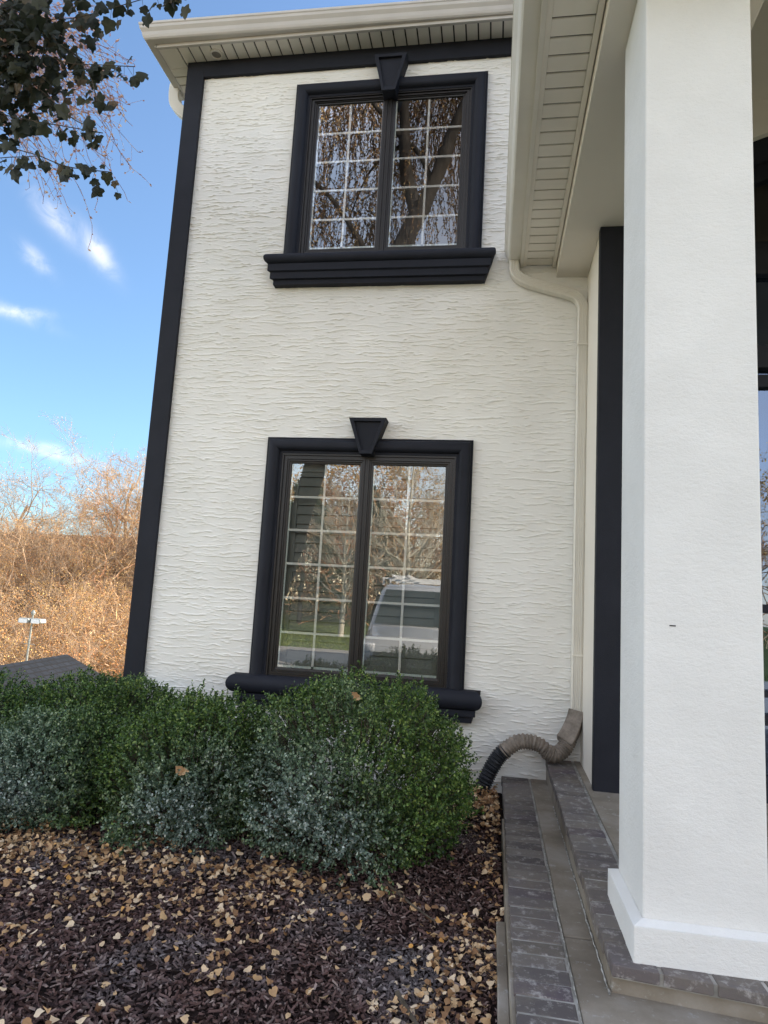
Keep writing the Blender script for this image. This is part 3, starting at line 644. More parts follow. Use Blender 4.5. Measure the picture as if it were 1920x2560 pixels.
    ii = [(kx-wt/2+.040, kt-.028), (kx+wt/2-.040, kt-.028), (kx+wb/2-.014, kb+.030), (kx-wb/2+.014, kb+.030)]
    ring = lambda P, y: [(x, y, z) for x, z in P]
    vs = ring(O, .02)+ring(O, yo)+ring(ii, yo)+ring(ii, yo+.022)
    b.add(vs, [(r*4+i, r*4+(i+1) % 4, (r+1)*4+(i+1) % 4, (r+1)*4+i) for r in range(3) for i in range(4)]+[(12,13,14,15)])
    b.build('keystone', MAT_TRIM, w, bevel=.003)
    return w
window(1.005, 2.603, 2.53, .72, (1.205, 1.745, 1.852, 2.402, .775, 2.33), 6, MAT_GLASS, True, (.868, 2.735, .715, 'lower'), (2.672, 2.392, .290, .094, 1.806))
window(1.007, 2.606, 5.59, 4.045, (1.205, 1.748, 1.860, 2.408, 4.12, 5.412), 5, MAT_GLASS_UP, False, (.872, 2.72, 4.035, 'upper'), (5.742, 5.412, .275, .110, 1.812))

# ------------------------------------------------------------------ porch downspout and drain hose
p1 = catmull([(2.862,-.060,3.955),(2.862,-.058,3.90),(2.872,-.056,3.835),(2.935,-.052,3.780),(3.09,-.050,3.722),(3.235,-.050,3.678),(3.330,-.050,3.635),(3.372,-.050,3.56),(3.374,-.050,3.48)], 7)
p2 = [(3.374,-.050,z) for z in (3.3, 3.0, 2.6, 2.2, 1.8, 1.4, 1.0, .8, .60)]
b = MB(); b.sweep(list(p1)+[Vector(p) for p in p2], rib(.036, .034), normal=(0, -1, 0)); b.build('downspout', MAT_BEIGE, house)
b = MB()
for z in (3.25, 1.0): b.box(3.336, 3.412, -.089, -.012, z, z+.012)
b.build('downspout_strap', MAT_BEIGE, house)
hose = tag(empty('drain_hose', (3.0, -.12, .05)), 'corrugated drain hose, grey then black, arching from downspout down to the leaves', 'drain hose')
def put(o): o.matrix_parent_inverse = Matrix.Translation((-3.0, .12, -.05)); return o
pe = catmull([(3.382,-.060,.635),(3.366,-.070,.57),(3.330,-.095,.49),(3.290,-.12,.43)], 6)
b = MB(); b.sweep(pe, [(-.052,-.044),(.052,-.044),(.052,.044),(-.052,.044)], normal=(-.4, -1, 0), scale=[1+.12*i/len(pe) for i in range(len(pe))]); put(b.build('outlet_boot', MAT_SLEEVE, hose, bevel=.012))
def corr(path, r0, amp, pitch, name, mat, sides=20, flat=1.0, r1=None):
    P = catmull(path, 40); L = [0]
    for i in range(1, len(P)): L.append(L[-1]+(P[i]-P[i-1]).length)
    n = int(L[-1]/pitch*6); q_ = []; j = 0
    for k in range(n+1):
        s = L[-1]*k/n
        while j < len(L)-2 and L[j+1] < s: j += 1
        t = (s-L[j])/max(1e-9, L[j+1]-L[j]); q_.append(P[j].lerp(P[j+1], t))
    sc = []
    for k in range(n+1):
        s = L[-1]*k/n; base = r0 + ((r1 or r0)-r0)*k/n
        sc.append(base + amp*(1 if (k % 6) in (0, 1, 2) else -1)*(.75+.25*math.sin(k*1.7)))
    pr = [(math.cos(a), math.sin(a)*flat) for a in np.linspace(0, 2*math.pi, sides+1)[:-1]]
    b = MB(); b.sweep(q_, pr, scale=sc); return put(b.build(name, mat, hose, smooth='auto'))
corr([(3.325,-.105,.455),(3.285,-.13,.385),(3.225,-.15,.348),(3.165,-.155,.372)], .052, .0035, .016, 'elbow_sleeve', MAT_SLEEVE)
corr([(3.190,-.155,.355),(3.130,-.155,.402),(3.060,-.155,.420),(2.985,-.155,.412),(2.925,-.16,.375),(2.885,-.165,.338)], .046, .0045, .023, 'flexible_sleeve', MAT_SLEEVE, r1=.052)
corr([(2.900,-.163,.352),(2.865,-.165,.318),(2.825,-.17,.255),(2.785,-.18,.175),(2.755,-.19,.10),(2.735,-.20,.03)], .051, .0045, .0155, 'black_hose', MAT_HOSE)

# ------------------------------------------------------------------ steps
steps_ = tag(empty('porch_steps', (3.0, -1.5, 0)), 'weathered porch steps edged with dark purple brick beside the mulch bed', 'steps')
inv = Matrix.Translation((-3.0, 1.5, 0))
def ps_(o): o.matrix_parent_inverse = inv; return o
def zL1(y): return .150 if y > 0 else .150 - .034*min(1, -y/2.0)
def zL2(y): return .292 - .082*min(1, max(0, -y)/2.5)
EX = lambda y: 2.884 + .004*y*y*.5   # slightly wandering left edge
def slab(b, x0, x1, y0, y1, zf, th, n=14):
    ys_ = np.linspace(y0, y1, n+1)
    vs = []
    for y in ys_: vs += [(x0, y, zf(y)-th), (x1, y, zf(y)-th), (x1, y, zf(y)), (x0, y, zf(y))]
    fs = [(i*4+j, i*4+(j+1) % 4, (i+1)*4+(j+1) % 4, (i+1)*4+j) for i in range(n) for j in range(4)]+[(3,2,1,0), (n*4, n*4+1, n*4+2, n*4+3)]
    b.add(vs, fs)
rb = random.Random(5)
def bricks(b, x0, x1, y0, y1, zf, pitch, th, gap=.007, drop=0):
    y = y0
    while y < y1-.02:
        ye = min(y+pitch*rb.uniform(.96, 1.04), y1); yc = (y+ye)/2; dxl = rb.uniform(-.003, .003); dz_ = rb.uniform(-.002, .002)
        za, zb_ = zf(y+gap)+dz_-drop, zf(ye-gap)+dz_-drop; sk = rb.uniform(-.003, .003)
        vs = [(x0+dxl, y+gap+sk, za-th), (x1+dxl, y+gap, za-th), (x1+dxl, ye-gap, zb_-th), (x0+dxl, ye-gap+sk, zb_-th), (x0+dxl, y+gap+sk, za), (x1+dxl, y+gap, za), (x1+dxl, ye-gap, zb_), (x0+dxl, ye-gap+sk, zb_)]
        b.add(vs, [(0,3,2,1),(4,5,6,7),(0,1,5,4),(1,2,6,5),(2,3,7,6),(3,0,4,7)]); y = ye
# lower step
b = MB(); bricks(b, 2.886, 3.066, -4.6, -.004, zL1, .092, .05, .0042); ps_(b.build('brick_edging', MAT_BRICK, steps_, bevel=.004))
b = MB(); slab(b, 2.892, 3.078, -4.6, -.002, lambda y: zL1(y)-.004, .30); ps_(b.build('mortar_bed', MAT_MORTAR, steps_))
b = MB(); slab(b, 3.080, 3.30, -2.225, -.002, lambda y: zL1(y)-.001, .30); slab(b, 3.080, 9.0, -4.6, -2.235, lambda y: zL1(y)-.002, .30, 4); ps_(b.build('concrete_tread', MAT_CONC, steps_, bevel=.004))
b = MB(); slab(b, 2.874, 2.891, -4.6, -.9, lambda y: zL1(y)-.012, .3); slab(b, 2.838, 2.8735, -4.6, -2.05, lambda y: .062, .3); ps_(b.build('footing', MAT_CONC, steps_, bevel=.004))
# upper step / porch floor: front edge runs out towards the viewer on the right
fy = lambda x: -2.60 - .118*(x-3.18)/1.0
b = MB(); slab(b, 3.186, 3.30, -2.55, -.002, lambda y: zL2(y)-.028, .30)
vs = []
X0_, X1_ = 3.19, 9.0
vs = [(X0_, fy(X0_)+.03, -.1), (X1_, fy(X1_)+.03, -.1), (X1_, -2.4, -.1), (X0_, -2.4, -.1), (X0_, fy(X0_)+.03, .172), (X1_, fy(X1_)+.03, .172), (X1_, -2.4, .172), (X0_, -2.4, .172)]
b.add(vs, [(0,3,2,1),(4,5,6,7),(0,1,5,4),(1,2,6,5),(2,3,7,6),(3,0,4,7)]); ps_(b.build('riser', MAT_CONC, steps_, bevel=.004))
b = MB(); bricks(b, 3.180, 3.350, -2.45, -.004, zL2, .100, .045, .0035)
x = 3.180
while x < 8.8:
    xe = x+.150; ya, yb_ = fy(x+.006), fy(xe-.006); z_ = .209+rb.uniform(-.001, .001)
    vs = [(x+.006, ya, .172), (xe-.006, yb_, .172), (xe-.006, yb_+.16, .172), (x+.006, max(ya+.16, -2.46) if x < 3.2 else ya+.16, .172)]
    vs += [(p[0], p[1], z_) for p in vs]; b.add(vs, [(0,3,2,1),(4,5,6,7),(0,1,5,4),(1,2,6,5),(2,3,7,6),(3,0,4,7)]); x = xe
ps_(b.build('brick_edging', MAT_BRICK, steps_, bevel=.004))
b = MB(); slab(b, 3.188, 3.366, -2.45, -.002, lambda y: zL2(y)-.004, .05)
vs = [(3.19, fy(3.19)+.006, .168), (9.0, fy(9)+.006, .168), (9.0, -2.4, .168), (3.19, -2.4, .168)]; vs += [(p[0], p[1], .2045) for p in vs]
b.add(vs, [(0,3,2,1),(4,5,6,7),(0,1,5,4),(1,2,6,5),(2,3,7,6),(3,0,4,7)]); ps_(b.build('mortar_bed', MAT_MORTAR, steps_))
b = MB(); slab(b, 3.368, 9.0, -2.46, -.60, lambda y: zL2(y)-.001, .25); slab(b, 3.3681, 3.415, -.60, -.002, lambda y: zL2(y)-.0012, .25, 4); ps_(b.build('porch_floor', MAT_CONC, steps_))

b = MB(); rc = np.random.default_rng(9)
for x0_, zz, ya, yb_, w_ in ((3.0745, lambda y: zL1(y)+.0005, -4.4, -1.3, .0022), (3.1815, lambda y: zL1(y)+.002, -2.60, -.6, .0034), (3.359, lambda y: zL2(y)+.0005, -1.3, -.25, .0028)):
    yy = np.arange(ya, yb_, .03); wv = w_*(.5+rc.random(len(yy))); sh = rc.normal(size=len(yy))*.0012
    vs = []
    for k in range(len(yy)): vs += [(x0_+sh[k]-wv[k], yy[k], zz(yy[k])), (x0_+sh[k], yy[k], zz(yy[k])+.003), (x0_+sh[k]+wv[k], yy[k], zz(yy[k]))]
    b.add(vs, [(k*3+j, k*3+j+1, k*3+j+4, k*3+j+3) for k in range(len(yy)-1) for j in range(2)])
q = M('caulk', (.5,.5,.48), .7, .3); q.color(q.ramp(q.noise(40, 4), [(.4, (.17,.16,.145)), (.62, (.42,.41,.38))])); ps_(b.build('caulk', q.m, steps_))
# ------------------------------------------------------------------ boxwoods
def boxwood(cx, cy, rx, ry, h, n, label, frost, sprouts, seed, sq=2.25):
    rg = np.random.default_rng(seed)
    root = tag(empty('boxwood_shrub', (cx, cy, 0)), label, 'shrub', 'boxwood shrubs under the house window')
    hz = h*.57; cz = h*.43
    # sprig positions on a lumpy, squared-off ellipsoid
    def shell(n, lo, hi):
        d = rg.normal(size=(n, 3)); d /= np.linalg.norm(d, axis=1, keepdims=True)
        nr = (np.abs(d)**sq).sum(1)**(1/sq)
        u = d/nr[:, None]
        lump = 1+.095*np.sin(d[:, 0]*7+seed)*np.sin(d[:, 2]*6+1)+.05*np.sin(d[:, 1]*9+d[:, 0]*5+seed*2)+.035*np.sin(d[:, 2]*17+d[:, 0]*13)
        gap = np.sin(d[:, 0]*6.3+seed*1.7)*np.sin(d[:, 2]*7.1+seed)*np.sin(d[:, 1]*5+2)
        r = rg.uniform(lo, hi, n)*lump - .30*np.clip(gap-.38, 0, 1)
        p = u*r[:, None]*np.array([rx, ry, hz]); p[:, 2] += cz
        g = d/np.array([rx, ry, hz]); g /= np.linalg.norm(g, axis=1, keepdims=True)
        return p, g
    Vs, Fs, fr = [], [], []; off = 0
    tw = []
    for cnt, lo, hi, k in ((int(n*.80), .93, 1.03, 13), (int(n*.5), .78, .93, 9), (int(n*.85), .55, .80, 9), (int(n*.10), 1.0, 1.12, 12)):
        p, g = shell(cnt, lo, hi); ok = p[:, 2] > .02; p, g = p[ok], g[ok]
        dr = g*.8 + np.array([0, 0, .55]) + rg.normal(size=p.shape)*.38; dr /= np.linalg.norm(dr, axis=1, keepdims=True)
        ln = rg.uniform(.045, .085, len(p))
        for j in range(k):
            t = (j+.5)/k
            P = p + dr*(ln*t)[:, None] - dr*.02
            D = dr*.6 + rg.normal(size=p.shape)*.75; s = rg.uniform(.014, .0225, len(p))*(1-.25*t)
            V, F = leaf_cloud(P, D, s, s*.62, rg, 'oval', rg.uniform(-.1, .3, len(p))[:, None])
            Vs.append(V); Fs.append(F+off); off += len(V)
            f0 = np.zeros(len(p))
            for fx_, fy_, fz_, sr, st in frost:
                dd = ((p-np.array([fx_, fy_, fz_]))**2/np.array([sr, sr*1.4, sr*.95])**2).sum(1); f0 = np.maximum(f0, st*np.exp(-dd))
            f0 = np.clip((f0-.12)*1.35 + rg.normal(size=len(p))*.14*(f0 > .1), 0, 1)*np.clip(g[:, 2]*-.5+.95, .25, 1)
            fr.append(np.repeat(f0, 6))
        if k == 13:
            tw.append(np.concatenate([p*np.array([.8,.8,.82]), p-g*.03, np.full((len(p), 1), .0035), np.full((len(p), 1), .0016)], 1)[::3])
    for sx, sy, sl, lean in sprouts:  # upright shoots above the clipped top
        m_ = int(sl/.0055); t = np.arange(m_)/m_; zt = cz+hz*(1-.5*((sx/rx)**2+(sy/ry)**2))-.04
        P = np.stack([sx+lean*sl*t, np.full(m_, sy), zt+sl*t], 1); D = np.stack([rg.normal(size=m_), rg.normal(size=m_), np.full(m_, .7)], 1)
        V, F = leaf_cloud(P, D, rg.uniform(.014, .021, m_), .011, rg); Vs.append(V); Fs.append(F+off); off += len(V); fr.append(np.zeros(m_*6))
        tw.append(np.array([[sx, sy, zt-.05, sx+lean*sl, sy, zt+sl, .0025, .001]]))
    np_mesh('foliage', np.concatenate(Vs), np.concatenate(Fs), MAT_BOX, root, attrs={'frost': np.concatenate(fr)})
    V, F = tubes(np.concatenate(tw), 3); np_mesh('twigs', V, F, MAT_TWIG, root)
    return root
boxwood(2.115, -1.25, .57, .63, .84, 3200, 'largest rounded boxwood shrub, in front of the window beside the drain hose',
        [(-.22,-.55,.32,.36,.95), (.02,-.62,.20,.24,1.0), (-.05,-.3,.78,.20,.5), (-.42,-.4,.42,.28,.75)], [(-.15,.1,.07,.1), (.2,0,.06,0), (.33,.1,.05,.2)], 3)
boxwood(1.20, -1.24, .405, .55, .68, 2400, 'middle boxwood shrub, green on top and chalky below, left of the largest one',
        [(.12,-.58,.22,.30,1.0), (.28,-.5,.42,.22,.8), (-.3,-.5,.12,.22,.4)], [(-.30,.1,.17,.05), (-.10,.12,.17,.15), (.1,0,.10,-.1), (-.05,-.1,.09,0), (.3,.1,.08,.1), (-.2,.05,.1,.2)], 8)
boxwood(.34, -1.27, .44, .50, .55, 2500, 'low boxwood shrub dusted chalky grey across its front, third from the drain hose',
        [(-.05,-.45,.32,.34,1.25), (-.42,-.4,.28,.32,1.1), (-.05,-.35,.52,.22,1.1)], [(.1,.1,.05,0)], 12)
boxwood(.20, -.62, .60, .40, .665, 2600, 'dark green boxwood hedge shrub behind the chalky low one, by the house corner',
        [], [(.45,0,.10,.1), (.38,.1,.08,0), (-.35,.05,.12,.05), (.0,.1,.06,.1), (.5,.05,.12,.3)], 17, 2.5)
boxwood(-.80, -.92, .74, .60, .64, 2600, 'leftmost boxwood shrub, mostly dark green, cut off by the photo edge',
        [(.35,-.45,.25,.35,.6), (.1,-.5,.2,.3,.5)], [(.3,.05,.17,.1), (.1,.1,.08,0), (.5,0,.07,.2)], 23, 2.6)
# leaves caught on the shrubs
for k, (x, y, z, s) in enumerate([(2.11,-1.55,.80,.045), (1.29,-1.70,.40,.05)]):
    P = np.array([[x, y, z], [x+.018, y-.01, z+.006]]); V, F = leaf_cloud(P, np.array([[1,.2,.2],[-.6,-.2,.6]]), s, s*.8, rng, 'heart', .3, np.array([[0,-.7,.7],[.2,-.8,.4]]))
    tag(np_mesh('caught_leaf', V, F, MAT_LEAF), ['pale dry leaf caught high on the largest shrub', 'tan dry leaves caught on the middle shrub front'][k], 'leaf')

# ------------------------------------------------------------------ bare trees
def grow(rg, p, d, L, r, depth, out, tips, droop=0, spread=.6, nseg=4, kids=(2, 4)):
    p = np.array(p, float); d = np.array(d, float); d /= np.linalg.norm(d)
    pts = [p.copy()]; rr = [r]
    for i in range(nseg):
        d = d + rg.normal(size=3)*.16 + np.array([0, 0, .05-droop]); d /= np.linalg.norm(d)
        q_ = pts[-1]+d*L/nseg; r2_ = r*(1-.55*(i+1)/nseg); out.append((*pts[-1], *q_, rr[-1], r2_)); pts.append(q_); rr.append(r2_)
    if depth == 0: tips.append((*pts[-1], *d)); return
    for _ in range(rg.integers(*kids)+1):
        i = rg.integers(1, nseg+1); nd = d + rg.normal(size=3)*spread; nd[2] = nd[2]*.7+.18
        grow(rg, pts[i], nd, L*rg.uniform(.5, .8), max(.008, rr[i]*rg.uniform(.5, .8)), depth-1, out, tips, droop, spread, nseg, kids)
def bare_tree(seed, height, r, depth=5, stems=1, spread=.6, leaves=0, matb=None, matl=None, name='bare_tree', kids=(2, 4), lsize=.085):
    rg = np.random.default_rng(seed); out = []; tips = []
    root = empty(name)
    for s_ in range(stems):
        d = np.array([rg.normal()*.14*(1+.8*(stems > 1)), rg.normal()*.14*(1+.8*(stems > 1)), 1.])
        grow(rg, (rg.normal()*.2*(stems > 1), rg.normal()*.2*(stems > 1), -.3), d, height*.46, r, depth, out, tips, 0, spread, 5, kids)
    S = np.array(out); zc = S[:, 5].max(); S[:, [0,1,2,3,4,5]] *= height/zc
    big = S[:, 6] > r*.35
    V, F = tubes(S[big], 6); np_mesh('trunk', V, F, matb or MAT_WOOD, root, smooth=True)
    V, F = tubes(S[~big], 3); np_mesh('crown', V, F, matb or MAT_WOOD, root)
    if leaves:
        T = S[S[:, 6] < r*.2]; k = rg.integers(0, len(T), leaves); P = T[k, :3]+(T[k, 3:6]-T[k, :3])*rg.random((leaves, 1))+rg.normal(size=(leaves, 3))*.15
        V, F = leaf_cloud(P, rg.normal(size=(leaves, 3)), lsize*rg.uniform(.6, 1.3, leaves), lsize*.7, rg); np_mesh('leaves', V, F, matl or MAT_WLEAF, root)
    return root
def copy_tree(o, parent=None):
    c_ = o.copy(); COL.objects.link(c_); c_.parent = parent
    for ch in list(o.children): copy_tree(ch, c_)
    return c_
protos = [bare_tree(101, 11.5, .17, 5), bare_tree(102, 12.5, .20, 5, 1, .5, 1200), bare_tree(103, 9, .12, 5, 2, .6, 2200), bare_tree(104, 8, .12, 5, 2, .7, 2600), bare_tree(105, 7, .09, 5, 3, .7, 2000)]
GL = [('tall bare winter tree standing in the sunlit woods', 'tall bare trees on the wooded hill'), ('tall bare winter tree standing in the sunlit woods', 'tall bare trees on the wooded hill'),
      ('twin-stemmed bare tree within the sunlit woods', 'twin-stemmed trees on the wooded hill'), ('mid-height tree holding sparse yellow-orange leaves in the woods', 'sparse-leaved trees on the wooded hill'),
      ('low many-stemmed tree with sparse tan leaves at the woods edge', 'low trees at the woods edge')]
used = set(); rt = np.random.default_rng(55)
spots = []
for k in range(165):
    d_ = rt.uniform(34, 66); a_ = rt.uniform(20, 50)
    x_, y_ = 2.777-d_*math.sin(R(a_)), -4.97+d_*math.cos(R(a_))
    if y_ < 23: continue
    t_ = [0,1,2,3,2,3][rt.integers(0, 6)] if d_ > 50 else [2,3,4,4,3][rt.integers(0, 5)]
    spots.append((x_, y_, t_))
spots += [(-33.5, 40, 1), (-25, 44, 0), (-22.5, 36, 2), (-22, 50, 1), (-37, 42, 3), (-21, 30, 4), (-19, 27, 4), (-28, 52, 0), (-31, 54, 1)]
for x_, y_, t_ in spots:
    o = protos[t_] if t_ not in used else copy_tree(protos[t_]); used.add(t_)
    o.location = (x_, y_, float(height(x_, y_))-.2); o.rotation_euler.z = rt.uniform(0, 6.28); s_ = rt.uniform(.64, .92)*(1.25 if math.hypot(x_, y_) > 58 else 1); o.scale = (s_*1.15, s_*1.15, s_*rt.uniform(.9, 1.1))
    tag(o, GL[t_][0], 'tree', GL[t_][1])
# thicket of vines and brush filling the wood
nb = 6800; d_ = rt.uniform(33, 68, nb); a_ = rt.uniform(18, 50, nb); x_ = 2.777-d_*np.sin(np.radians(a_)); y_ = -4.97+d_*np.cos(np.radians(a_))
z_ = height(x_, y_); segs = []
hmax = 3.0+2.6*np.sin(x_*.7)*np.sin(y_*.5+1)+(d_-30)*.10
P = np.stack([x_, y_, z_+rt.random(nb)*np.maximum(.8, hmax)], 1); D = rt.normal(size=(nb, 3))*.6+np.array([0, 0, .7]); rad = rt.uniform(.012, .032, nb)
for s_ in range(9):
    D /= np.linalg.norm(D, axis=1, keepdims=True); Q = P+D*rt.uniform(.16, .34, (nb, 1)); segs.append(np.concatenate([P, Q, rad[:, None]*(1-.08*s_), rad[:, None]*(1-.08*(s_+1))], 1)); P = Q; D = D+rt.normal(size=(nb, 3))*.5
V, F = tubes(np.concatenate(segs), 3)
nl = 20000; k = rt.integers(0, nb*9, nl); SG = np.concatenate(segs); Pl = SG[k, :3]+rt.normal(size=(nl, 3))*.25
V2, F2 = leaf_cloud(Pl, rt.normal(size=(nl, 3)), rt.uniform(.05, .13, nl), .04, rt)
thick = np_mesh('woodland_brush', V, F, MAT_BRUSH); tag(thick, 'dense tangled tan and orange brush filling the hillside wood', 'brush', kind='stuff')
tag(np_mesh('brush_foliage', V2, F2, MAT_WLEAF), 'withered orange leaves clinging all through the hillside brush', 'foliage', kind='stuff')

# ------------------------------------------------------------------ twin lamp on a pole, outbuilding roof
lamp = tag(empty('lamp_post', (-14.96, 19.25, -3.39)), 'white post carrying two boxy white lamps in front of the woods', 'lamp post')
zt = -1.28+1.28-.30
pr = [(math.cos(a), math.sin(a)) for a in np.linspace(0, 2*math.pi, 11)[:-1]]
lamp.scale = (.638,)*3
b = MB(); b.sweep([(0,0,-5), (0,0,1), (0.02,0,3.5), (.06,0,5.55)], pr, scale=[.07,.065,.06,.05]); b.build('pole', MAT_LAMPW, lamp, smooth='auto')
b = MB(); b.sweep([(.06,0,5.5), (.06,0,5.62)], pr, scale=[.10,.13]); b.sweep([(.06,0,5.62), (.06,0,5.78)], pr, scale=[.13,.05]); b.build('cap', MAT_LAMPW, lamp)
b = MB(); b.box(-.62,.72,-.03,.03,5.02,5.07); b.box(-.35,.40,-.02,.02,3.72,3.75); b.box(-.30,.42,-.02,.02,4.15,4.17); b.build('cross_arm', MAT_LAMPW, lamp)
for s_ in (-1, 1):
    b = MB(); x0 = .05+s_*.10; x1 = .05+s_*.74; xa, xb = min(x0, x1), max(x0, x1)
    b.prism([(xa, 5.0), (xb, 5.0), (xb+.05, 5.05), (xb, 5.27), (xa, 5.29), (xa-.02, 5.04)], 'y', -.28, .28); hd = b.build('lamp_head', MAT_LAMPW, lamp, bevel=.03)
    b = MB(); b.box(xa+.04, xb-.04, -.292, -.281, 5.0, 5.25); b.build('lens', MAT_LAMPLENS, hd)
shed = tag(empty('outbuilding', (-11.8, 17, -6)), 'low outbuilding behind the hedge, showing its dark shingled gable roof', 'building')
def uvquad(name, pts, mat, parent, du, dv):
    me = bpy.data.meshes.new(name); me.from_pydata(pts, [], [(0,1,2,3)]); uv = me.uv_layers.new(name='UV')
    for i, c_ in enumerate([(0,0),(du,0),(du,dv),(0,dv)]): uv.data[i].uv = c_
    return link(name, me, mat, parent, fix=False)
# ridge from far (0,0) to near; local coords relative to shed
rx0, ry0, rz0 = 0, 0, 4.87; nx_, ny_ = 1.6, -9.0
ee = (5.2, .15, -2.28); ee2 = (-5.2, -.15, -2.28)
far, near = Vector((0, 0, rz0)), Vector((nx_, ny_, rz0))
import itertools
def slope(e_):
    e_ = Vector(e_); return [near+e_, far+e_, far, near]
p_ = slope(ee); Lx = (near-far).length; Ly = Vector(ee).length
r_ = uvquad('roof', p_, MAT_SHING, shed, Lx, Ly)
r_.modifiers.new('thick', 'SOLIDIFY').thickness = -.08
p_ = slope(ee2); r_ = uvquad('roof', p_, MAT_SHING, shed, Lx, Ly); r_.modifiers.new('thick', 'SOLIDIFY').thickness = .08
b = MB(); q0 = [Vector((4.8,.0,0)), Vector((-4.8,0,0)), Vector((-4.8+nx_,ny_+.3,0)), Vector((4.8+nx_,ny_+.3,0))]
b.add([(p.x, p.y, -1) for p in q0]+[(p.x, p.y, 2.60) for p in q0]+[(0, 0, 4.75), (nx_, ny_+.3, 4.75)], [(0,3,7,4),(1,5,6,2),(0,4,8,5,1),(2,6,9,7,3)]); b.build('wall', MAT_PLASTER, shed)
b = MB(); b.sweep([(nx_, ny_, rz0+.03), (0, 0, rz0+.03)], [(-.10,-.04),(.10,-.04),(0,.035)]); b.build('ridge_cap', MAT_SHING, shed)

# ------------------------------------------------------------------ the tree overhead, ivy and hanging twigs
wt = tag(empty('weeping_tree', (-.9, -5, -.3)), 'large leaning tree with drooping tan-leaved branches, mirrored in the windows', 'tree')
wi = Matrix.Translation((.9, 5, .3))
def wp(o): o.matrix_parent_inverse = wi; return o
def limb(b, pts, r0, r1, k=6, sides=12, rg=np.random.default_rng(4)):
    p = catmull(pts, k); n = len(p); b.sweep(p, [(math.cos(a), math.sin(a)) for a in np.linspace(0, 2*math.pi, sides+1)[:-1]], scale=[(r0+(r1-r0)*i/(n-1))*(1+.06*rg.normal()) for i in range(n)])
    return p
b = MB(); trunk = limb(b, [(-.95,-5,-.5),(-.66,-5,.8),(-.35,-5,1.87),(.0,-5,3.35),(.48,-5,5.2),(1.05,-5,6.7),(1.45,-5,7.65)], .19, .145, 8, 16)
limb(b, [(1.40,-5,7.5),(1.18,-5.05,8.2),(1.10,-5.1,8.9),(1.0,-5.1,10.2),(.7,-5.2,12)], .13, .05)
limb(b, [(1.42,-5,7.55),(1.70,-5,8.25),(1.90,-4.95,8.9),(2.3,-4.9,10),(2.8,-4.8,11.5)], .14, .05)
wp(b.build('trunk', MAT_BARK, wt, smooth='auto'))
rw = np.random.default_rng(77); b = MB(); limbs = []
for st, en in [((.9,-5,6.4),(-1.6,-5.6,9.2)), ((1.1,-5.1,8.9),(-1.2,-4.6,10.6)), ((1.9,-4.95,8.9),(3.9,-5.6,10.2)), ((1.0,-5.1,10.2),(.2,-4.0,11.4)), ((2.3,-4.9,10),(2.6,-3.9,11.4)), ((.5,-5,5.3),(-.6,-3.4,6.1)), ((.7,-5.2,12),(-1.0,-6.4,12.6)), ((1.0,-5.1,10.2),(1.6,-6.6,11.6)), ((1.6,-5,8.1),(.4,-5.9,9.0))]:
    s_, e_ = np.array(st), np.array(en); mid = (s_+e_)/2+np.array([rw.normal()*.15, rw.normal()*.15, .45]); pts = [tuple(s_), tuple(mid), tuple(e_), tuple(e_+(e_-mid)*.6+np.array([0, 0, -.7]))]
    limbs.append(limb(b, pts, .05, .012, 8, 8, rw))
# bough that carries the ivy out to the left of the house
ivb = limb(b, [(.25,-5,4.3),(-.2,-4.3,5.0),(-.35,-3.2,5.15),(-.2,-2.3,4.85),(-.05,-1.9,4.6)], .06, .02, 8, 8, rw)
wp(b.build('branches', MAT_BARK, wt, smooth='auto'))
segs = []; LP, LD = [], []
allp = [p for l in limbs for p in l[4:]]
for k in range(1500):
    p = np.array(allp[rw.integers(0, len(allp))])+rw.normal(size=3)*np.array([.35, .35, .15]); p[1] = min(p[1], -5.15)-rw.random()*1.2; d = np.array([rw.normal()*.7, rw.normal()*.7, .2]); n_ = rw.integers(8, 22)
    for i in range(n_):
        d = d+np.array([rw.normal()*.12, rw.normal()*.12, -.28]); d /= np.linalg.norm(d); q_ = p+d*.13
        segs.append((*p, *q_, .004, .0035))
        for _ in range(3): LP.append(p+(q_-p)*rw.random()); LD.append(d*.9+rw.normal(size=3)*.35)
        p = q_
V, F = tubes(np.array(segs), 3); wp(np_mesh('hanging_twigs', V, F, MAT_TWIG, wt))
LP = np.array(LP); LD = np.array(LD); V, F = leaf_cloud(LP, LD, rw.uniform(.03, .075, len(LP)), .024, rw); wp(np_mesh('dry_leaves', V, F, MAT_DRY, wt))
# pinkish weeping twigs seen against the sky, behind the ivy
pt = tag(empty('weeping_twigs', (-.3, -1.2, 5.2)), 'thin pinkish twigs with tiny buds hanging behind the dark ivy', 'twigs'); pinv = Matrix.Translation((.3, 1.2, -5.2))
segs = []; LP = []; LD = []
for k in range(320):
    p = np.array([rw.uniform(-1.5, -.35), rw.uniform(-1.9, -.9), rw.uniform(4.7, 5.4)]); 
    p[2] += .0; d = np.array([.75+rw.normal()*.3, rw.normal()*.3, -.15]); n_ = rw.integers(8, 24)
    for i in range(n_):
        d = d+np.array([rw.normal()*.16, rw.normal()*.12, -.045]); d /= np.linalg.norm(d); q_ = p+d*.062
        if q_[0] > .08: break
        segs.append((*p, *q_, .0022, .0018)); 
        if rw.random() < .7: LP.append(q_); LD.append(d+rw.normal(size=3)*.6)
        if rw.random() < .3:
            e_ = q_+(d+rw.normal(size=3)*.7)*.06; segs.append((*q_, *e_, .0013, .001)); LP.append(e_); LD.append(rw.normal(size=3))
        p = q_
V, F = tubes(np.array(segs), 3); o = np_mesh('twig', V, F, MAT_BUD, pt); o.matrix_parent_inverse = pinv
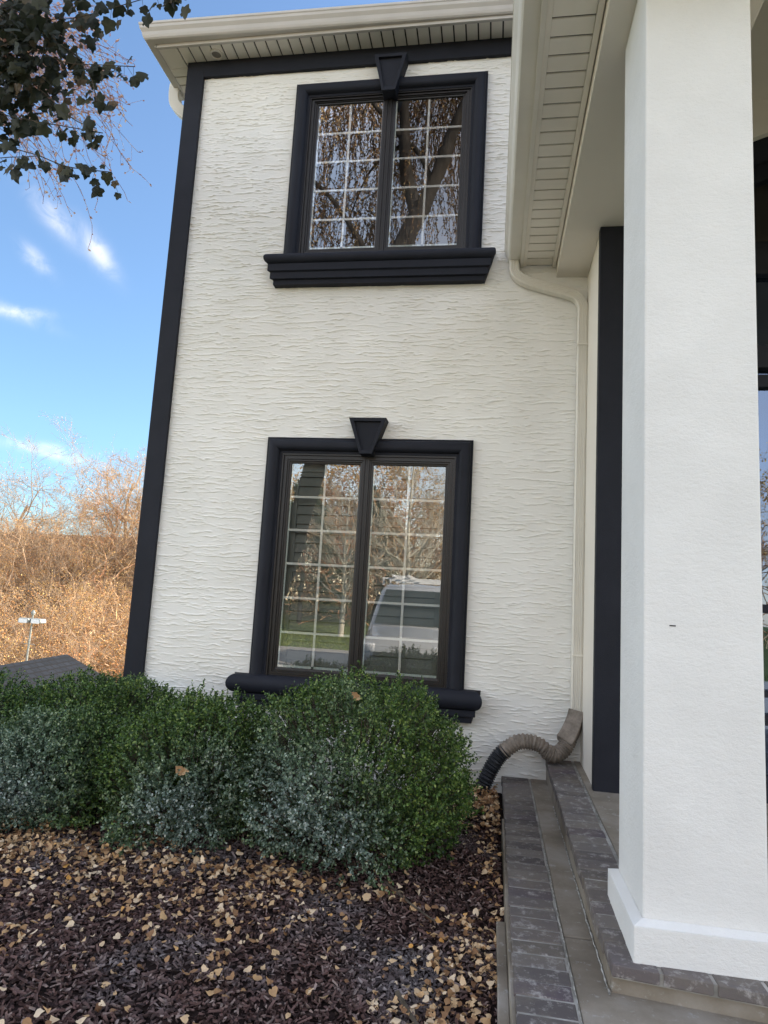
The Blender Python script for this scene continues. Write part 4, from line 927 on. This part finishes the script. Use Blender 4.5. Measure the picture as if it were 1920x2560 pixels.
V, F = leaf_cloud(np.array(LP), np.array(LD), rw.uniform(.012, .036, len(LP)), .016, rw); o = np_mesh('buds', V, F, MAT_BUD, pt); o.matrix_parent_inverse = pinv
# ivy with lobed leaves
def ivy_leaf_shape():
    h = [(0,0),(-.10,.22),(-.02,.46),(.22,.40),(.34,.50),(.52,.44),(.58,.26),(.80,.16),(1.0,0)]
    return h+[(x, -y) for x, y in h[-2:0:-1]]
def ivy_cloud(P, D, Nn, s, rg):
    D = D/np.linalg.norm(D, axis=1, keepdims=True); Nn = Nn-(Nn*D).sum(1, keepdims=True)*D; Nn /= np.linalg.norm(Nn, axis=1, keepdims=True); A = np.cross(D, Nn)
    sh = ivy_leaf_shape(); k = len(sh); n = len(P)
    wv = rg.normal(size=(n, k))*.05
    V = np.stack([P+D*(s*a)[:, None]+A*(s*bq)[:, None]+Nn*(s*(wv[:, i]-.25*abs(bq)-.12*a*a))[:, None] for i, (a, bq) in enumerate(sh)]+[P+D*(s*.45)[:, None]], 1)
    base = (np.arange(n)*(k+1))[:, None]; F = np.concatenate([base+np.array([i, (i+1) % k, k]) for i in range(k)], 0)
    return V.reshape(-1, 3), F
ivy = tag(empty('ivy_vine', (0, -2, 4.4)), 'dark lobed ivy leaves hanging on long stems against the blue sky', 'ivy'); iinv = Matrix.Translation((0, 2, -4.4))
ri = np.random.default_rng(31); segs = []; LP, LD, LN = [], [], []
stems = [[(-.3,-2,4.75),(.05,-2,4.45),(.35,-2,4.38),(.62,-2.0,4.42),(.86,-2,4.47),(1.05,-2.0,4.50)], [(-.2,-2,4.55),(.1,-2.05,4.25),(.36,-2,4.12),(.58,-2,4.08),(.80,-2,4.05)],
         [(-.1,-2,4.3),(.15,-2,4.05),(.35,-1.95,3.88),(.50,-2,3.75),(.62,-2,3.70)], [(-.3,-2,4.1),(.0,-2,3.85),(.2,-2,3.78),(.45,-2,3.72),(.66,-2,3.67)],
         [(-.2,-2,3.9),(.08,-2,3.65),(.30,-2,3.56),(.5,-2.02,3.47),(.74,-2,3.44)], [(-.3,-2,3.75),(-.05,-2,3.58),(.15,-2,3.56),(.33,-2.05,3.52)],
         [(-.1,-2,4.5),(.2,-2,4.30),(.40,-1.95,4.2),(.55,-2,4.0),(.60,-2,3.86)]]
for st in stems:
    p = catmull(st, 14); 
    for i in range(len(p)-1):
        segs.append((*p[i], *p[i+1], .0030, .0028))
        for _ in range(1 if ri.random() < .50 else 0):
            q_ = np.array(p[i])+ri.normal(size=3)*np.array([.015, .03, .02])+np.array([0, 0, -.02]); segs.append((*p[i], *q_, .0012, .0010)); LP.append(q_); LD.append([ri.normal()*.7, ri.normal()*.3, -.75]); LN.append([ri.normal()*.5, -1, .3+ri.normal()*.4])
# dense mass in the corner
for k in range(900):
    r_ = abs(ri.normal())*.5; a_ = ri.uniform(0, 1); x = -.25+r_*.85; z = 4.62-ri.random()**1.1*.85*(1-.45*r_)
    if x > .42: continue
    if x+ (4.6-z)*.55 > .58: continue
    LP.append([x, ri.normal(-1.95, .14), z]); LD.append([ri.normal()*.8, ri.normal()*.4, -.6]); LN.append([ri.normal()*.6, -1, .3+ri.normal()*.5])
for (x, z) in [(.46,4.42),(.54,4.33),(.65,4.40),(.82,4.36),(.86,4.44),(1.04,4.40),(.70,4.06),(.78,4.09),(.84,4.02),(.62,4.12),(.52,4.02),(.47,4.3),(.40,3.85),(.60,3.88),(.66,3.86),(.72,3.84),(.30,3.56),(.46,3.44),(.70,3.46),(.73,3.42),(.64,3.40),(.36,4.0),(.28,3.92),(.44,3.95),(.50,3.9)]:
    LP.append([x, -2+ri.normal()*.04, z]); LD.append([ri.normal()*.5, ri.normal()*.2, -.8]); LN.append([ri.normal()*.5, -1, .3])
LP, LD, LN = map(np.array, (LP, LD, LN))
V, F = tubes(np.array(segs), 4); o = np_mesh('stem', V, F, MAT_TWIG, ivy); o.matrix_parent_inverse = iinv
V, F = ivy_cloud(LP, LD, LN, ri.uniform(.030, .086, len(LP)), ri); o = np_mesh('leaves', V, F, MAT_IVY, ivy); o.matrix_parent_inverse = iinv

# ------------------------------------------------------------------ what the windows mirror
# white utility van on the drive, facing the house
van = tag(empty('parked_van', (1.08, -8.6, -.34)), 'white van with roof rack parked on the drive, mirrored in the lower window', 'van')
b = MB()
sec = [(0,.35,.93,.55),(0,.62,.98,.95),(.10,.70,.98,1.02),(1.05,.80,.96,1.10),(1.20,.80,.95,1.14)]
# lofted body: stations along -y, each a rounded section (halfwidth low, halfwidth top, z low, z top)
def loft(b, sts):
    k = None; vs = []
    for y, w0, w1, z0, z1 in sts:
        ring = [(-w0*.9, z0), (-w0, z0+.12), (-w0, z0+(z1-z0)*.55), (-w1, z1-.10), (-w1*.88, z1-.01), (0, z1+.02), (w1*.88, z1-.01), (w1, z1-.10), (w0, z0+(z1-z0)*.55), (w0, z0+.12), (w0*.9, z0)]
        k = len(ring); vs += [(x, y, z) for x, z in ring]
    n = len(sts); b.add(vs, [(i*k+j, i*k+(j+1) % k, (i+1)*k+(j+1) % k, (i+1)*k+j) for i in range(n-1) for j in range(k)]+[tuple(range(k)), tuple(range(n*k-1, (n-1)*k-1, -1))])
loft(b, [(0,.86,.72,.32,.80), (-.12,.95,.86,.28,.98), (-.9,.99,.92,.28,1.14), (-1.0,.99,.93,.28,1.16), (-1.75,.99,.80,.28,2.02), (-2.2,.99,.84,.28,2.12), (-4.8,.99,.84,.28,2.12), (-4.95,.96,.80,.30,2.02)])
b.build('body', MAT_CAR, van, smooth='auto')
b = MB(); b.add([(-.80,-.985,1.22),(.80,-.985,1.22),(.68,-1.66,1.97),(-.68,-1.66,1.97)], [(0,1,2,3)]); b.build('windshield', MAT_CARGLASS, van)
for s_ in (-1, 1):
    b = MB(); b.box(s_*.74-.15, s_*.74+.15, .0-.14, .0+.01, .66, .84); b.build('headlight', MAT_LAMPLENS, van, bevel=.03)
    b = MB(); b.add([(s_*.97,-1.25,1.22),(s_*.97,-2.3,1.22),(s_*.88,-2.3,1.85),(s_*.90,-1.75,1.85)], [(0,1,2,3)]); b.build('side_window', MAT_CARGLASS, van)
    b = MB(); b.box(s_*1.13-.09, s_*1.13+.09, -1.20, -1.08, 1.16, 1.46); b.box(min(s_*.95, s_*1.06), max(s_*.95, s_*1.06), -1.17, -1.12, 1.24, 1.28); b.build('side_mirror', MAT_TYRE, van, bevel=.02)
    for yy in (-.85, -3.9):
        b = MB(); pr_ = [(math.cos(a)*.36, math.sin(a)*.36) for a in np.linspace(0, 2*math.pi, 25)[:-1]]; b.sweep([(s_*.99-.12, yy, .36), (s_*.99+.03, yy, .36)], pr_); wh = b.build('wheel', MAT_TYRE, van, bevel=.02)
        b = MB(); b.sweep([(s_*.99+.02*s_-.02, yy, .36), (s_*.99+.04*s_+.01, yy, .36)], [(u*.6, v_*.6) for u, v_ in pr_]); b.build('rim', MAT_CHROME, wh)
b = MB(); b.box(-.62, .62, -.02, .045, .50, .68); b.build('grille', MAT_TYRE, van, bevel=.015)
b = MB(); b.box(-.94, .94, -.10, .08, .28, .46); b.build('bumper', MAT_CHROME, van, bevel=.03)
b = MB()
for yy in (-2.1, -3.2, -4.4): b.box(-.85, .85, yy-.025, yy+.025, 2.22, 2.26); b.box(-.84, -.80, yy-.02, yy+.02, 2.08, 2.22); b.box(.80, .84, yy-.02, yy+.02, 2.08, 2.22)
for xx in (-.55, -.20): b.box(xx-.02, xx+.02, -4.9, -1.7, 2.262, 2.32)
for k in range(9): b.box(-.53, -.22, -1.9-k*.33, -1.86-k*.33, 2.275, 2.305)
b.build('roof_rack', MAT_WHITE, van)
# pale bare trees, evergreens and woods across the drive
def pale_tree(seed, x, y, h, label):
    rg = np.random.default_rng(seed); t = tag(empty('birch_tree', (x, y, float(height(x, y)))), label, 'tree'); out = []; tips = []
    pts = [(0, 0, -.3), (.05, 0, h*.3), (-.05, .05, h*.6), (.05, 0, h)]; p = catmull(pts, 8)
    for i in range(len(p)-1): out.append((*p[i], *p[i+1], .13*(1-i/len(p))+.02, .13*(1-(i+1)/len(p))+.02))
    V, F = tubes(np.array(out), 8); np_mesh('trunk', V, F, MAT_PALE, t, smooth=True); out = []
    for k in range(34):
        i = rg.integers(6, len(p)-1); a = rg.uniform(0, 6.28); f_ = 1-i/len(p)
        grow(rg, p[i], (math.cos(a), math.sin(a), .8), h*(.14+.30*f_), .025+.03*f_, 2, out, tips, 0, .45, 4, (2, 4))
    V, F = tubes(np.array(out), 3); np_mesh('crown', V, F, MAT_PALE, t); return t
pale_tree(5, -.97, -25, 8.5, 'taller pale bare birch, mirrored in the right pane of the lower window')
pale_tree(9, -4.3, -27, 7.0, 'smaller pale bare birch, mirrored in the left pane of the lower window')
def conifer(seed, x, y, h, r, label):
    rg = np.random.default_rng(seed); t = tag(empty('evergreen_tree', (x, y, float(height(x, y)))), label, 'tree'); n = 9000
    z = rg.random(n)**.8*h; rr = r*(1-z/h)**.8*rg.uniform(.3, 1, n)**.5*(1+.18*np.sin(z*5)); a = rg.uniform(0, 6.28, n)
    P = np.stack([rr*np.cos(a), rr*np.sin(a), z+.2], 1); D = np.stack([np.cos(a), np.sin(a), rg.normal(size=n)*.5+.2], 1)
    V, F = leaf_cloud(P, D, rg.uniform(.12, .28, n), .08, rg); np_mesh('crown', V, F, MAT_CONIF, t)
    b = MB(); b.sweep([(0,0,-.3),(0,0,h*.9)], pr, scale=[.16,.03]); b.build('trunk', MAT_BARK, t)
conifer(1, -8.4, -34, 9.5, 2.6, 'dark evergreen beyond the birches, mirrored at the left of the lower window')
conifer(2, -5.2, -38, 8.5, 2.4, 'dark evergreen beside another, mirrored behind the smaller birch')
protos2 = [bare_tree(201, 13, .22, 5, 1, .6, 2600, name='autumn_tree', lsize=.16), bare_tree(202, 12, .2, 5, 2, .6, 1200, name='autumn_tree', lsize=.16)]
us = set()
for k in range(30):
    x_ = rt.uniform(-34, 22); y_ = rt.uniform(-62, -40); 
    if k < 6: x_ = -3+k*1.6+rt.normal()*.4; y_ = -38-rt.random()*5
    i = k % 2; o = protos2[i] if i not in us else copy_tree(protos2[i]); us.add(i)
    o.location = (x_, y_, float(height(x_, y_))-.2); o.rotation_euler.z = rt.uniform(0, 6.28); s_ = rt.uniform(.85, 1.15); o.scale = (s_,)*3
    tag(o, 'brown autumn tree across the lawn, visible only mirrored in the glass', 'tree', 'autumn trees across the lawn')
nb = 7000; P = np.stack([rt.uniform(-34, 18, nb), rt.uniform(-60, -33, nb), np.zeros(nb)], 1); P[:, 2] = height(P[:, 0], P[:, 1])+rt.random(nb)*6.5; D = rt.normal(size=(nb, 3))+np.array([0, 0, .6]); segs = []
for s_ in range(7):
    D /= np.linalg.norm(D, axis=1, keepdims=True); Q = P+D*.35; segs.append(np.concatenate([P, Q, np.full((nb, 1), .03), np.full((nb, 1), .028)], 1)); P = Q; D = D+rt.normal(size=(nb, 3))*.45
V, F = tubes(np.concatenate(segs), 3); tag(np_mesh('lawn_edge_brush', V, F, MAT_BRUSH), 'tan brush along the far lawn edge, mirrored in the glass', 'brush', kind='stuff')
# lawn strip
n = 26000; x_ = rt.uniform(-16, 12, n); y_ = rt.uniform(-33, -17.6, n); P = np.stack([x_, y_, height(x_, y_)-.05], 1); D = np.stack([rt.normal(size=n)*.4, rt.normal(size=n)*.4, np.ones(n)], 1)
V, F = leaf_cloud(P, D, rt.uniform(.05, .11, n), .03, rt); tag(np_mesh('lawn_grass', V, F, MAT_GRASS), 'sunlit lawn grass beyond the drive, mirrored in the glass', 'grass', kind='stuff')
